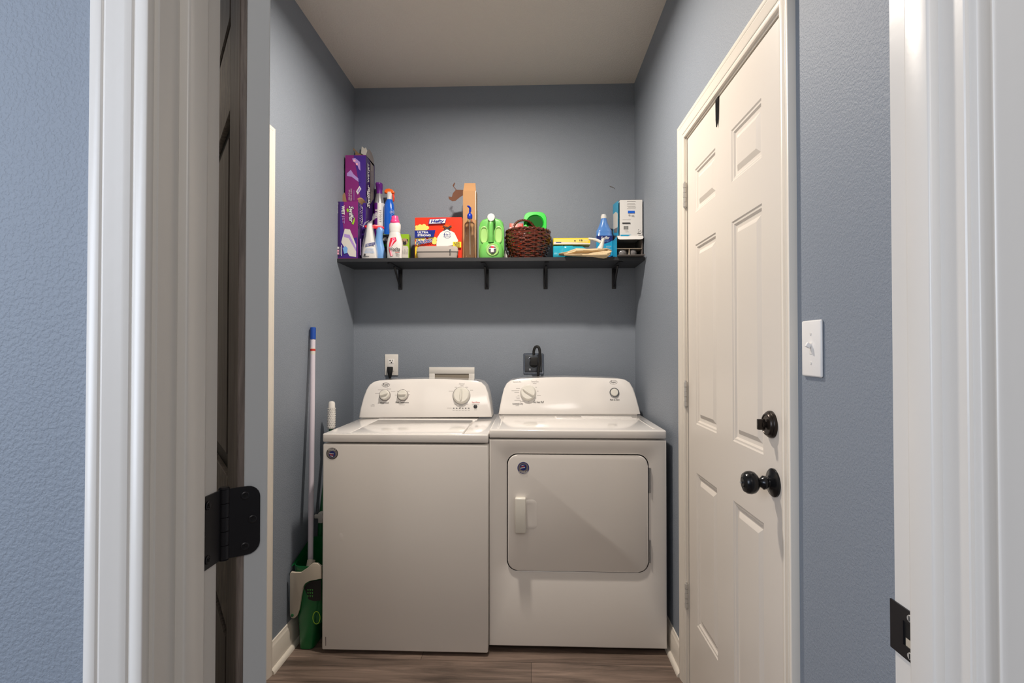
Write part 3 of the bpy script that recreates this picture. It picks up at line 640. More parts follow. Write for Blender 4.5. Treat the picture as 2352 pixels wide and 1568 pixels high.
# A tall mop box in the corner
yf = 2.765; x0 = max(P(793, 400, yf).x, XL+.003); x1 = P(840, 400, yf).x; zt = P(815, 356, yf).z
t = thing('mop_refill_box', ((x0+x1)/2, yf+.06, SZ), 'tall open purple carton standing in the left corner behind the shorter purple carton', 'box')
b = B(); open_carton(b, x0, x1, yf, 2.925, SZ, zt, 'magenta', 'kraft', 'dark_purple'); b.build('carton', t, norm=False)
pl = PY(yf); b = B()
b.decal([(812, 357), (840, 357), (840, 590), (832, 590), (829, 470), (824, 420), (818, 385)], pl, 'purple')
b.decal([(797, 398), (806, 390), (812, 400), (826, 412), (824, 418), (808, 406), (797, 404)], pl, 'lilac')
b.decal([(809, 364), (816, 363), (827, 372), (828, 392), (824, 388), (820, 376), (811, 371)], pl, 'lilac'); b.decal([(811, 367), (815, 366), (818, 370), (813, 372)], pl, 'pale_pink'); b.decal([(817, 374), (822, 375), (822, 380), (818, 379)], pl, 'pale_pink')
b.decal([(823, 406), (829, 408), (829, 420), (824, 418)], pl, 'purple'); b.decal([(818, 440), (826, 427), (830, 434), (822, 447)], pl, 'white'); b.decal([(821, 439), (826, 431), (828, 435), (823, 443)], pl, 'lilac')
b.text('STEP OUT & A', 801, 436, 804, 460, pl, 'white', rot=-90); b.text('MESS OF CLEAN', 805.5, 434, 808.5, 462, pl, 'white', rot=-90); b.rect(813, 437, 813.8, 460, pl, 'lilac')
sp = (Vector((x1, 0, 0)), Vector((1, 0, 0)))
b.decal([(849.5, 372), (857, 382), (857, 456), (849.5, 468)], sp, 'grey_print'); b.text('WETJET', 843, 374, 847.6, 418, sp, 'white', rot=-90, shear=.2, bold=.02); b.text('Swiffer', 841.5, 424, 848, 478, sp, 'white', rot=-90, shear=.3, bold=.03)
b.rect(852.5, 392, 853.5, 440, sp, 'dark_purple')
b.build('printed_artwork', t)
yb = 2.922
b = B(); fl = [P(x, y, yb) for x, y in ((825, 352), (823, 351), (817, 345), (812, 340), (800, 336), (796, 340), (795, 346))]
sheet(b, [(x0+.001, yb, zt-.002), (x1-.02, yb, zt-.002), (x1-.02, yb, zt+.03)]+fl+[(x0+.001, yb, fl[-1].z)], 'kraft'); b.build('torn_flap', t, label='brown torn inner flap')
b = B(); q = [on(x, y, sp) for x, y in ((841, 356), (845, 344), (849, 343), (854, 352), (858, 364), (859, 384), (850, 370))]
sheet(b, q, 'grey_print', nrm=(1, 0, 0))
sheet(b, [P(x, y, 2.915) for x, y in ((829, 352), (831, 336), (838, 341), (840, 338), (843, 345), (849, 349), (851, 356), (846, 362))], 'off_white')
b.build('side_flap', t, norm=False)

# B short mop box
yf = 2.688; x0 = max(P(771, 500, yf).x, XL+.002); x1 = P(822, 500, yf).x; zt = P(800, 463, yf).z; ydb = 2.758
t = thing('mop_refill_box', ((x0+x1)/2, yf+.035, SZ), 'shorter open purple carton with sideways white lettering at the far left of the shelf', 'box')
b = B(); open_carton(b, x0, x1, yf, ydb, SZ, zt, 'magenta', 'kraft', 'dark_purple'); b.build('carton', t, norm=False)
pl = PY(yf); b = B()
b.decal([(772.5, 463), (790, 463), (786, 500), (790, 530), (806, 548), (820, 545), (821, 592), (773, 592)], pl, 'purple'); b.rect(773, 463, 781, 591, pl, 'dark_purple')
b.decal([(792, 525), (804, 527), (818, 562), (818, 590), (803, 588), (784, 556)], pl, 'off_white'); b.decal([(791, 537), (803, 539), (818, 569), (818, 577), (801, 547), (790, 544)], pl, 'lilac')
b.decal([(796, 482), (799, 478), (802, 484), (799, 488)], pl, 'lime'); b.decal([(808, 514), (815, 498), (815, 508), (812, 516)], pl, 'lime')
b.text('Swiffer', 801, 472, 813.5, 512, pl, 'dark_purple', rot=90, shear=.3, bold=.05); b.text('Swiffer', 802, 473, 812.5, 511, pl, 'white', rot=90, shear=.3, bold=.015)
b.text('WET', 785, 472, 792, 493, pl, 'white', rot=90, bold=.05); b.text('JET', 785, 495, 792, 514, pl, 'lilac', rot=90); b.text('15 wet pads', 774.5, 466, 777.5, 490, pl, 'white', rot=90); b.rect(775, 492, 775.8, 530, pl, 'lilac')
for y in (567, 573.5, 580): b.rect(775, y, 779, y+4.6, pl, 'pale_pink' if y > 570 else 'white')
b.rect(781.3, 567, 782.3, 585, pl, 'white'); b.rect(784.5, 563, 786, 588, pl, 'white'); b.decal([(788, 570), (794, 565), (799, 570), (798, 581), (791, 583)], pl, 'sky')
sp = (Vector((x1, 0, 0)), Vector((1, 0, 0)))
b.text('WETJET', 823.5, 468, 827, 520, sp, 'lilac', rot=90); b.text('Swiffer', 828, 472, 831.5, 524, sp, 'white', rot=90, shear=.3); b.rect(824.5, 548, 826.5, 586, sp, 'lilac')
b.build('printed_artwork', t)
b = B()
sheet(b, [(x0, ydb-.002, zt-.002), (x0+.062, ydb-.002, zt-.002)]+[P(x, y, ydb-.002) for x, y in ((796, 462), (793, 446), (791, 442), (786, 449), (784, 443), (780, 442), (777, 449), (774, 454))], 'kraft')
b.build('torn_flap', t, label='brown torn inner flap')
b = B(); N = 7; vs = []
for k in range(N):
    u = k/(N-1); y = yf+.005+u*.06; top = .030*math.sin(u*2.2+.5)
    vs += [(x1, y, zt), (x1+.012*math.sin(u*2.5), y, zt+top*.8), (x1-.008+.03*u, y, zt+top)]
b.raw(vs, [(3*k+j, 3*k+j+1, 3*k+4+j, 3*k+3+j) for k in range(N-1) for j in range(2)], 'kraft'); b.build('side_flap', t, norm=False)

def item(px, py, y): return P(px, py, y)
def scl(y): return y/FPX
# C silver / purple bottle
y = 2.895; k = scl(y); c = P(871, 540, y); top = P(871, 421, y).z-SZ
t = thing('polish_bottle', (c.x, y, SZ), 'silver bottle with a purple nozzle cap standing between the purple carton and blue spray bottle', 'bottle')
M = T(c.x, y, SZ)
R_ = 12.2*k; h1 = P(871, 466, y).z-SZ; h2 = P(871, 446, y).z-SZ
B().lathe([(0, 0), (R_*.95, 0), (R_, .006), (R_, h1-.01), (R_*.9, h1+.006), (R_*.62, h2-.004), (R_*.58, h2), (0, h2)], 'silver', M).build('bottle_body', t)
b = B(); b.lathe([(R_*1.012, h1-.19), (R_*1.012, h1-.006)], 'white', M, 40)
b2 = B()
for i in range(40):                                    # purple half of the wrap
    pass
b.raw([(R_*1.02*math.cos(a), R_*1.02*math.sin(a), z) for a in [PI*1.5-1.2+1.15*j/10 for j in range(11)] for z in (h1-.19, h1-.006)], [(2*j, 2*j+2, 2*j+3, 2*j+1) for j in range(10)], 'violet_cap', M)
pl = PY(y-R_*1.03); b.text('URE', 862, 480, 867, 500, pl, 'white', rot=-90); 
for q in range(6): b.rect(872, 482+q*5, 876.5, 483+q*5, pl, 'ink_grey', off=.0002)
b.build('label', t, norm=False)
B().loft([(h2-.002, R_*.56, R_*.56, 2), (h2+.018, R_*.55, R_*.55, 2), (h2+.03, R_*.60, R_*.62, 2.3, 0, 0), (top-.012, R_*.66, R_*.9, 2.5, 0, -.004), (top-.003, R_*.62, R_*.85, 2.5, 0, -.004), (top, R_*.45, R_*.6, 2.5, 0, -.002)], 'violet_cap', M).build('nozzle_cap', t)

def spray_head(t, c, y, z, k, m1, m2, mt, w=1.0, tilt=0, flip=1):
    # z: bottom of the collar; head profile in the XZ plane, pointing left (flip=1) with trigger on the left
    M = T(c.x, y, z) @ RZ(tilt) @ Matrix.Scale(flip, 4, (1, 0, 0))
    B().lathe([(0, 0), (.0135, 0), (.0135, .014), (.011, .018), (.009, .026), (0, .026)], m2, M, 24).build('collar', t)
    b = B(); b.prism([(-.010, .022), (.012, .022), (.016, .036), (.020, .050), (.014, .058), (-.004, .061), (-.020, .058), (-.030, .050), (-.031, .043), (-.026, .041), (-.018, .042), (-.012, .036)], -.0095, .0095, m1, M, bev=.003); h = b.build('spray_head', t)
    b = B(); b.prism([(-.013, .040), (-.019, .041), (-.024, .028), (-.030, .012), (-.026, .010), (-.019, .022)], -.005, .005, mt, M, bev=.0015); b.build('trigger', h)
    b = B(); b.box(-.036, -.030, -.006, .006, .043, .054, m2, .001, 1, M=M); b.build('nozzle', h)
# D blue spray bottle with orange head
y = 2.876; k = scl(y); c = P(894, 540, y); t = thing('spray_bottle', (c.x, y, SZ), 'bright blue spray bottle with an orange and white trigger head', 'spray bottle')
M = T(c.x, y, SZ); hh = P(894, 458, y).z-SZ
B().loft([(0, .026, .019, 2.6), (.006, .029, .022, 2.8), (.10, .029, .022, 2.8), (.19, .029, .022, 2.6), (hh-.06, .028, .022, 2.5), (hh-.03, .026, .021, 2.3), (hh-.008, .018, .016, 2), (hh, .0135, .0135, 2)], 'blue', M).build('bottle_body', t)
z0_ = SZ+hh; Mh = T(c.x, y, z0_)
B().loft([(-.004, .014, .014, 2), (.010, .0135, .013, 2), (.024, .015, .0125, 2.4, .002, 0), (.040, .017, .0125, 2.4, .002, 0)], 'white', Mh).build('collar', t)
b = B(); b.prism([(-.026, .034), (-.012, .037), (.012, .036), (.028, .030), (.030, .040), (.020, .052), (.002, .059), (-.016, .058), (-.026, .048)], -.011, .011, 'orange', Mh, bev=.004, seg=3); hd = b.build('spray_head', t)
b = B(); b.prism([(.016, .034), (.026, .032), (.030, .012), (.026, -.012), (.021, -.012), (.022, .012)], -.006, .006, 'red_orange', Mh, bev=.002); b.build('trigger', hd)
pl = PY(y-.0228); b = B(); b.ring(900.5, 487, 5.5, 5.5, .8, pl, 'sky'); b.text('OXI', 897, 484.5, 904, 489.5, pl, 'white', shear=.2); b.build('label', t)
# E light blue bottle with red sprayer
y = 2.774; k = scl(y); c = P(872, 560, y); t = thing('spray_bottle', (c.x, y, SZ), 'pale blue curved spray bottle with a red trigger head', 'spray bottle')
M = T(c.x, y, SZ)
B().loft([(0, .032, .024, 2.6), (.006, .035, .027, 2.8), (.04, .034, .026, 2.6, .001, 0), (.08, .026, .022, 2.4, -.002, 0), (.12, .019, .018, 2.2, -.004, 0), (.15, .018, .017, 2.2, 0, 0), (.166, .022, .016, 2.2, .002, 0), (.18, .014, .014, 2)], 'sky', M).build('bottle_body', t)
Mh = T(c.x, y, SZ+.148) @ RZ(.42); b = B(); b.prism([(-.080, .030), (-.074, .022), (-.030, .024), (.004, .030), (.020, .024), (.025, .032), (.018, .040), (-.006, .046), (-.030, .046), (-.060, .036), (-.078, .038)], -.009, .009, 'red', Mh, bev=.003); hd = b.build('spray_head', t)
b = B(); b.prism([(-.020, .028), (-.012, .028), (.002, -.028), (-.006, -.034), (-.012, -.01)], -.005, .005, 'red', Mh, bev=.0015); b.build('trigger', hd)
# F white spray bottle in a clear bag
y = 2.712; k = scl(y); c = P(849, 560, y); t = thing('bagged_spray_bottle', (c.x, y, SZ), 'white spray bottle with blue label wrapped in a knotted clear plastic bag', 'spray bottle')
M = T(c.x, y, SZ)
B().loft([(0, .036, .018, 2.6), (.005, .039, .020, 2.8), (.045, .036, .020, 2.6), (.09, .026, .018, 2.4), (.13, .019, .016, 2.2), (.155, .016, .015, 2.1), (.175, .013, .013, 2), (.186, .012, .012, 2), (.188, .008, .008, 2)], 'white', M).build('bottle_body', t)
pl = PY(y-.0205); b = B(); b.decal([(840, 560), (861, 556), (861, 562), (839, 567)], pl, 'banner_blue'); b.text('MULTI SURFACE', 842, 559, 860, 563, pl, 'white', skew=-3.5)
for q in range(4): b.rect(840-q, 571+q*3, 858+q*.5, 571.7+q*3, pl, 'sky', off=.0004)
b.oval(838, 585, 2.2, 2.2, pl, 'ink', 12); b.rect(835, 588, 848, 589.3, pl, 'ink'); b.build('label', t)
b = B(); vs, fs = [], []; secs = []
N = 40; rows = [(0, .042, .023), (.02, .043, .0235), (.06, .040, .023), (.10, .032, .021), (.14, .024, .019), (.17, .018, .017), (.192, .013, .012), (.203, .0045, .0045), (.208, .004, .004), (.222, .014, .010), (.240, .024, .014)]
for r, (z, a, d) in enumerate(rows):
    for i in range(N):
        q = 2*PI*i/N; w = 1+.07*math.sin(7*q+r)+(.04*math.sin(13*q+2*r)); lean = max(0, z-.19)*.9
        vs.append((a*w*math.cos(q)+lean, d*w*math.sin(q), z))
for r in range(len(rows)-1):
    for i in range(N): j = (i+1) % N; fs.append((r*N+i, r*N+j, r*N+N+j, r*N+N+i))
b.raw(vs, fs, 'film', M); b.build('plastic_bag', t, norm=False, sharp=60)
b = B(); b.tube([M @ Vector((-.002, -.006, .203)), M @ Vector((-.02, -.012, .190)), M @ Vector((-.030, -.014, .172)), M @ Vector((-.026, -.014, .165))], [.0015, .004, .003, .001], 'film', 6); b.build('bag_tie', t)
# G white detergent bottle with pink cap
y = 2.716; k = scl(y); c = P(907, 560, y); t = thing('detergent_bottle', (c.x, y, SZ), 'white waisted laundry bottle with a pink cap in front of the black and green box', 'bottle')
M = T(c.x, y, SZ)
def zz(py): return P(907, py, y).z-SZ
B().loft([(0, .036, .020, 2.6), (.004, .039, .022, 2.8), (zz(560), .0415, .023, 2.6), (zz(548), .036, .022, 2.4), (zz(540), .030, .021, 2.2), (zz(536), .029, .021, 2.2), (zz(534.5), .0275, .020, 2.2), (zz(533), .029, .021, 2.2), (zz(530), .0285, .021, 2.2), (zz(524), .031, .022, 2.2), (zz(516), .0305, .022, 2.2), (zz(512), .024, .02, 2), (zz(510), .018, .018, 2)], 'white', M).build('bottle_body', t)
b = B(); seg = 48
prof = [(.0225, zz(513.5)), (.0238, zz(512)), (.0235, zz(508)), (.0215, zz(506)), (.0175, zz(505)), (.0165, zz(497.5)), (.0155, zz(496.5)), (0, zz(496.5))]
b.lathe([(0, zz(513.5))]+prof, 'pink', M, seg)
for i in range(24): a = 2*PI*i/24; b.tube([M @ Vector((.0172*math.cos(a), .0172*math.sin(a), zz(505))), M @ Vector((.0166*math.cos(a), .0166*math.sin(a), zz(498)))], .0011, 'pink', 5)
b.build('cap', t)
pl = PY(y-.0235); b = B(); b.decal([(897, 546), (909, 545), (911, 552), (899, 566), (897, 574), (902, 588), (897, 588), (893, 570), (894, 560)], pl, 'red'); b.oval(904.5, 549.5, 4.5, 4.2, pl, 'pink'); b.ring(904.5, 549.5, 2.8, 2.8, .7, pl, 'white')
b.decal([(901, 552), (906, 552), (898, 567), (901, 588), (898, 588), (895, 570)], pl, 'pale_pink'); b.text('Woolite', 894, 567, 919.5, 577, pl, 'white', bold=.06); b.text('Woolite', 894.5, 567.5, 919, 576.5, pl, 'ink', bold=.02); b.rect(908, 579, 917, 580, pl, 'ink_red')
for q in range(3): b.rect(909, 582+q*2.4, 918, 582.7+q*2.4, pl, 'ink_grey', off=.0004)
b.build('label', t)
# H black and green duster box
y = 2.806; a, c = P(871, 538, y), P(939, 538, y); xs_ = P(918.5, 538, y).x
t = thing('duster_box', ((a.x+c.x)/2, y+.04, SZ), 'low black and lime green box with a pug picture, behind the pink capped bottle', 'box')
b = B(); b.box(a.x, c.x, y, y+.043, SZ, a.z, 'lime', .0008, 1); b.build('carton', t)
pl = PY(y); b = B(); b.rect(871.3, 538.5, 918, 592, pl, 'black_print'); b.text('Swiffer', 868+3.3, 545, 893, 553, pl, 'white', shear=.3, skew=-1, bold=.01); b.text('DUSTERS', 873, 561, 888, 566, pl, 'bright_green')
b.decal([(921, 592), (922, 567), (926, 564), (936, 565), (938, 570), (938, 592)], pl, 'off_white'); b.oval(929.5, 555, 7.2, 8, pl, 'pug'); b.oval(929.5, 558.5, 4.2, 4, pl, 'ink'); b.decal([(922, 549), (921, 556), (925, 550)], pl, 'ink'); b.decal([(937, 549), (938.2, 556), (934, 550)], pl, 'ink')
b.oval(926.5, 554, 1.2, 1.3, pl, 'ink', 10); b.oval(932.5, 554, 1.2, 1.3, pl, 'ink', 10)
for q in range(7): x = 923+q*2.2; b.decal([(x, 572+q % 3*3), (x+.7, 572+q % 3*3), (x+.7, 584), (x, 584)], pl, 'ink_grey', off=.002)
b.build('printed_artwork', t)
# I red trash bag box
y = 2.735; a, c = P(953, 499.5, y), P(1060.5, 499.5, y)
t = thing('trash_bag_box', ((a.x+c.x)/2, y+.03, SZ), 'orange-red trash bag carton with a blue banner, behind the grey zip case', 'box')
b = B(); b.box(a.x, c.x, y, y+.075, SZ, a.z, 'hefty_red', .0008, 1); b.build('carton', t)
pl = PY(y); b = B()
b.rect(953.5, 565, 959, 596, pl, 'yellow')
for x, yy, r in ((957.5, 521, 4), (965, 520, 5.5), (974, 519, 5), (981, 523, 4.6), (968, 525, 6), (959, 527, 5), (977, 527, 5)): b.oval(max(x, 953.5+r), yy, r, r*.9, pl, 'pale_yellow', 16)
for x, yy, r in ((960, 548, 6), (990, 545, 7), (999, 549, 5), (969, 548, 8), (998, 556, 6), (961, 558, 7)): b.oval(x, yy, r, r*.9, pl, 'pale_yellow', 16)
for k in range(14):
    an = -PI*k/13; b.decal([(1026+3*math.cos(an+.3), 524+3*math.sin(an+.3)), (1026+(17+4*(k % 2))*math.cos(an), 526+(13+4*(k % 2))*math.sin(an)), (1026+3*math.cos(an-.3), 524+3*math.sin(an-.3))], pl, 'orange', off=.0012)
b.decal([(1003, 563), (1005, 546), (1012, 535), (1021, 529), (1026, 527), (1032, 529), (1044, 535), (1051, 549), (1053, 553), (1047, 563), (1004, 568)], pl, 'white'); 
b.decal([(1016, 519), (1019, 518), (1036, 529), (1034, 531)], pl, 'ink'); b.decal([(1036, 518), (1039, 520), (1020, 531), (1018, 529)], pl, 'ink')
b.ring(1028, 540, 8, 8, .5, pl, 'banner_blue'); b.text('6-in-1', 1020, 536.5, 1034, 541.5, pl, 'banner_blue', bold=.02); b.rect(1019, 544, 1036, 544.6, pl, 'banner_blue')
b.decal([(987, 504), (1026, 502.5), (1023, 513.5), (985, 515.5)], pl, 'banner_blue'); b.decal([(988, 504.8), (1025, 503.3), (1022.2, 512.8), (986.4, 514.6)], pl, 'white'); b.text('Hefty', 990, 504.8, 1021.5, 514.5, pl, 'banner_blue', shear=.25, skew=-1, bold=.04)
b.decal([(953.5, 530), (1001, 529), (997, 545), (953.5, 547)], pl, 'banner_blue'); b.text('ULTRA', 960, 532, 985, 537, pl, 'white', bold=.04); b.text('STRONG', 960, 538.5, 990, 543.5, pl, 'white', bold=.04)
b.text('Fabuloso', 956, 548, 994, 561, pl, 'white', shear=.2, skew=-6, bold=.07); b.text('Fabuloso', 956.5, 548.5, 993.5, 560.5, pl, 'banner_blue', shear=.2, skew=-6, bold=.02)
b.decal([(1041, 556), (1060, 556), (1060, 569), (1041, 569)], pl, 'yellow'); b.text('SUPER', 1043, 557.5, 1057, 560.7, pl, 'ink', bold=.04); b.text('MEGA', 1045, 561.7, 1057, 564.6, pl, 'ink', bold=.04); b.text('PACK', 1046, 565.5, 1057, 568.4, pl, 'ink', bold=.04)
b.build('printed_artwork', t)
# J grey zip case
y = 2.692; a, c = P(955, 564, y), P(1052, 590, y); hc = P(1000, 564, y).z-SZ; w = (c.x-a.x)/2
t = thing('zip_case', ((a.x+c.x)/2, y+.018, SZ), 'small grey fabric hard case with a zip lying in front of the trash bag carton', 'case')
M = T((a.x+c.x)/2, y+.018, SZ)
B().loft([(0, w*.88, .012, 4), (.004, w*.93, .016, 4), (hc*.45, w*.98, .0175, 4.5)], 'case_grey', M, 48).build('case_bottom', t)
B().loft([(hc*.56, w, .0175, 4.5), (hc*.85, w*.97, .0165, 4), (hc*.97, w*.90, .013, 3.5), (hc, w*.8, .009, 3)], 'case_grey', M, 48).build('case_lid', t)
B().loft([(hc*.44, w*.985, .0172, 4.5), (hc*.57, w*.985, .0172, 4.5)], 'zip', M, 48).build('zip', t)
q = P(1034, 575, y); b = B(); b.box(q.x-.004, q.x+.004, y-.0045, y+.002, q.z-.006, q.z+.006, 'steel', .001, 1); b.box(q.x-.0025, q.x+.0025, y-.004, y-.0015, q.z-.022, q.z-.004, 'zip', .001, 1); b.build('zip_pull', t)
# K tall cardboard carton
y = 2.775; a, c = P(1063.5, 438, y), P(1093.5, 438, y); zt = a.z
t = thing('cardboard_box', ((a.x+c.x)/2, y+.03, SZ), 'tall narrow brown cardboard carton with a torn flap, behind the blue pump bottle', 'box')
b = B(); open_carton(b, a.x, c.x, y, y+.06, SZ, zt, 'kraft_light', 'kraft_light', 'kraft_light'); b.build('carton', t, norm=False)
b = B(); f0 = P(1065.5, 420, y); f1 = P(1091, 420, y); sheet(b, [(a.x+.001, y, zt), (c.x-.001, y, zt), (f1.x, y+.022, f1.z+.006), (f0.x, y+.022, f0.z+.006)], 'kraft_light'); b.rect(1092.2, 438, 1093.3, 505, PY(y), 'white'); b.build('top_flap', t)
b = B(); yy = y+.03
def pf(px, py, d=0): v = P(px, py, yy+d); return v
sheet(b, [pf(1064, 436), pf(1047, 435.5, -.01), pf(1040, 444, -.02), pf(1038, 452, -.02), pf(1030, 451, -.015), pf(1031, 457, -.015), pf(1039, 462, -.02), pf(1046, 461, -.015), pf(1057, 452, -.005), pf(1064, 448)], 'kraft_dark')
sheet(b, [pf(1047, 436, -.01), pf(1042, 430, -.012), pf(1039.5, 426, -.012), pf(1044, 418.5, -.015), pf(1045, 421, -.015), pf(1042.5, 428, -.012), pf(1049, 436, -.01)], 'kraft_dark')
b.build('torn_flap', t, label='dark brown torn side flap')
# L clear pump bottle
y = 2.705; c = P(1079, 560, y); k = scl(y); M = T(c.x, y, SZ)
def zz(py): return P(1079, py, y).z-SZ
t = thing('pump_bottle', (c.x, y, SZ), 'clear soap bottle with a blue pump in front of the tall cardboard carton', 'bottle')
wq = 12.3*k
B().loft([(0, wq*.96, .017, 6), (.003, wq, .018, 6), (zz(517), wq, .018, 6), (zz(513), wq*.9, .016, 4), (zz(510), wq*.55, .012, 2.2), (zz(504), .0105, .0105, 2), (zz(500), .0105, .0105, 2)], 'clear', M, 48).build('bottle_body', t)
b = B(); b.lathe([(0, zz(503)), (.0115, zz(503)), (.0135, zz(500)), (.0135, zz(494)), (.009, zz(491)), (.005, zz(489)), (.0045, zz(482)), (0, zz(482))], 'pump_blue', M, 28)
b.tube([M @ Vector(q) for q in ((.003, 0, zz(486)), (.002, -.002, zz(478)), (-.004, -.006, zz(475)), (-.012, -.010, zz(474)))], [.005, .006, .0055, .003], 'pump_blue', 10); b.build('pump', t)
B().tube([M @ Vector((0, 0, zz(503))), M @ Vector((.003, 0, .02))], .002, 'off_white', 8).build('dip_tube', t)
# M green detergent jug with spigot
y = 2.79; k = scl(y); yf = 2.700; kf = scl(yf); c = P(1128, 560, 2.73); M = T(c.x, 0, SZ)
def zf(py, yy=2.72): return P(1128, py, yy).z-SZ
t = thing('detergent_jug', (c.x, 2.77, SZ), 'light green detergent jug with a round white cap and a push spigot', 'jug')
HW = 29.5*scl(2.74)
b = B()
b.prism([(-HW*.96, 0), (HW*.96, 0), (HW, .02), (HW*.98, zf(520)), (HW*.92, zf(508)), (HW*.72, zf(501)), (HW*.30, zf(497)), (-HW*.30, zf(497)), (-HW*.72, zf(501)), (-HW*.92, zf(508)), (-HW*.98, zf(520)), (-HW, .02)], 2.745, 2.88, 'jug_green', M, bev=.012, seg=4)
# lower bulge
b.loft([(0, HW*.90, .034, 2.8, 0, 2.742), (.01, HW*.96, .038, 2.8, 0, 2.742), (zf(575), HW*.96, .038, 2.6, 0, 2.742), (zf(562), HW*.86, .036, 2.4, 0, 2.745), (zf(556), HW*.66, .030, 2.2, 0, 2.75), (zf(552), HW*.30, .02, 2, 0, 2.755)], 'jug_green', M, 48)
b.build('jug_body', t)
b = B(); b.tube(smooth([M @ Vector((0, 2.722, zf(500))), M @ Vector((0, 2.712, zf(516))), M @ Vector((0, 2.712, zf(535))), M @ Vector((0, 2.720, zf(556)))]), [.014]*4+[.0135]*10+[.015]*5, 'jug_green', 16); b.build('grip', t)
for sx in (-1, 1):
    b = B(); cx = sx*17*scl(2.72); oz = (zf(521)+zf(553))/2; hz = (zf(517)-zf(554))/2; hx = 8.5*scl(2.72)
    rings = [(1.0, 2.7452), (1.06, 2.7400), (.94, 2.738), (.80, 2.7435), (.6, 2.7445)]; n = 28; vs = []
    for s1, yy in rings: vs += [(cx+hx*s1*math.copysign(abs(math.cos(2*PI*i/n))**.75, math.cos(2*PI*i/n)), yy, oz+hz*s1*math.copysign(abs(math.sin(2*PI*i/n))**.75, math.sin(2*PI*i/n))) for i in range(n)]
    b.raw(vs, [(q*n+i, q*n+(i+1) % n, (q+1)*n+(i+1) % n, (q+1)*n+i) for q in range(4) for i in range(n)]+[tuple(4*n+i for i in range(n))], 'jug_pale', M); b.build('finger_recess', t)
cz = P(1128, 498, 2.70); b = B()
b.tube([(cz.x, 2.745, cz.z-.014), (cz.x, 2.715, cz.z-.003)], .020, 'jug_dark', 24); b.build('spout_neck', t)
b = B(); Mc = T(cz.x, 2.716, cz.z) @ RX(PI/2+.15); b.lathe([(0, -.002), (.0195, -.002), (.0200, .004), (.0200, .018), (.018, .021), (0, .0215)], 'white', Mc, 32); b.build('cap', t)
sz_ = P(1131, 573, 2.70); Ms = T(sz_.x, 2.705, sz_.z) @ RX(PI/2)
b = B(); b.lathe([(0, 0), (.033, 0), (.033, .003), (.030, .005), (.028, .003), (0, .003)], 'jug_pale', Ms, 32); sgp = b.build('spigot_disc', t)
b = B(); b.lathe([(0, .003), (.021, .003), (.021, .006), (.018, .007), (.016, .005), (0, .005)], 'steel', Ms, 28); b.build('spigot_ring', sgp)
b = B(); b.box(-.008, .008, -.016, .006, .004, .014, 'white', .002, 2, M=Ms); b.box(-.018, .018, .002, .008, .004, .011, 'white', .0015, 1, M=Ms); b.lathe([(0, 0), (.008, 0), (.008, .004), (0, .008)], 'red', Ms @ T(0, .012, .004), 16); b.build('spigot_button', sgp)
# crumpled bag piece between jug and basket
c = P(1161, 575, 2.85); b = B(); M = T(c.x, 2.85, SZ); vs = []; n = 16
rows = [(0, .022), (.015, .024), (.035, .020), (.055, .013), (.068, .006)]
for r, (z, a) in enumerate(rows):
    for i in range(n): q = 2*PI*i/n; w = 1+.18*noise.noise(Vector((math.cos(q)*2, math.sin(q)*2, z*40))); vs.append((a*w*math.cos(q), a*w*math.sin(q), z))
b.raw(vs, [(r*n+i, r*n+(i+1) % n, (r+1)*n+(i+1) % n, (r+1)*n+i) for r in range(len(rows)-1) for i in range(n)]+[tuple(range(n)), tuple((len(rows)-1)*n+i for i in range(n))], 'off_white', M)
b.build('plastic_bag', origin=(c.x, 2.85, SZ), label='small white crumpled bag wedged between the green jug and wicker basket', cat='bag')
# N wicker basket
y = 2.80; c = P(1213, 560, y); BX = c.x; M = T(BX, y, SZ)
t = thing('wicker_basket', (BX, y, SZ), 'dark reddish-brown wicker basket with an arched handle on the black shelf', 'basket')
hb = P(1213, 530, 2.76).z-SZ
def brad(u): return .082+.036*math.sin(min(1, u*1.15)*PI/2) - (.006 if u > .92 else 0)
b = B(); NS = 22
for r in range(15):
    u = r/14; R_ = brad(u); z = .004+u*(hb-.006); n = NS*6; pts = []
    for i in range(n):
        a = 2*PI*i/n; w = .0042*math.sin(NS/2*a*1+(r % 2)*PI); pts.append(((R_+w)*math.cos(a), (R_+w)*math.sin(a)*.98, z+.0016*math.sin(3*a+r)))
    b.tube(pts, .0056, 'wicker', 6, closed=True, M=M)
b.build('woven_wall', t)
b = B()
for i in range(NS):
    a = 2*PI*(i+.5)/NS; b.tube([M @ Vector((brad(u)*math.cos(a), brad(u)*math.sin(a)*.98, .002+u*(hb-.002))) for u in (0, .2, .4, .6, .8, 1)], .003, 'wicker', 6)
b.build('stakes', t)
b = B(); b.lathe([(0, .002), (.083, .002), (.083, .006), (0, .006)], 'wicker', M); b.build('basket_base', t)
b = B()
for ph in (0, PI):
    n = 150; b.tube([((brad(1)+.001+.005*math.cos(14*2*PI*i/n+ph))*math.cos(2*PI*i/n), (brad(1)+.001+.005*math.cos(14*2*PI*i/n+ph))*math.sin(2*PI*i/n)*.98, hb+.004*math.sin(14*2*PI*i/n+ph)) for i in range(n)], .005, 'wicker', 6, closed=True, M=M)
b.build('braided_rim', t)
b = B()
hp_ = [Vector((BX-.080, 2.735, SZ+hb-.01)), Vector((BX-.074, 2.75, SZ+hb+.026)), Vector((BX-.056, 2.765, SZ+hb+.050)), Vector((BX-.028, 2.775, SZ+hb+.061)), Vector((BX+.004, 2.785, SZ+hb+.056)), Vector((BX+.028, 2.795, SZ+hb+.036)), Vector((BX+.044, 2.805, SZ+hb+.0)), Vector((BX+.05, 2.81, SZ+hb-.04))]
hs = smooth(hp_, 7)
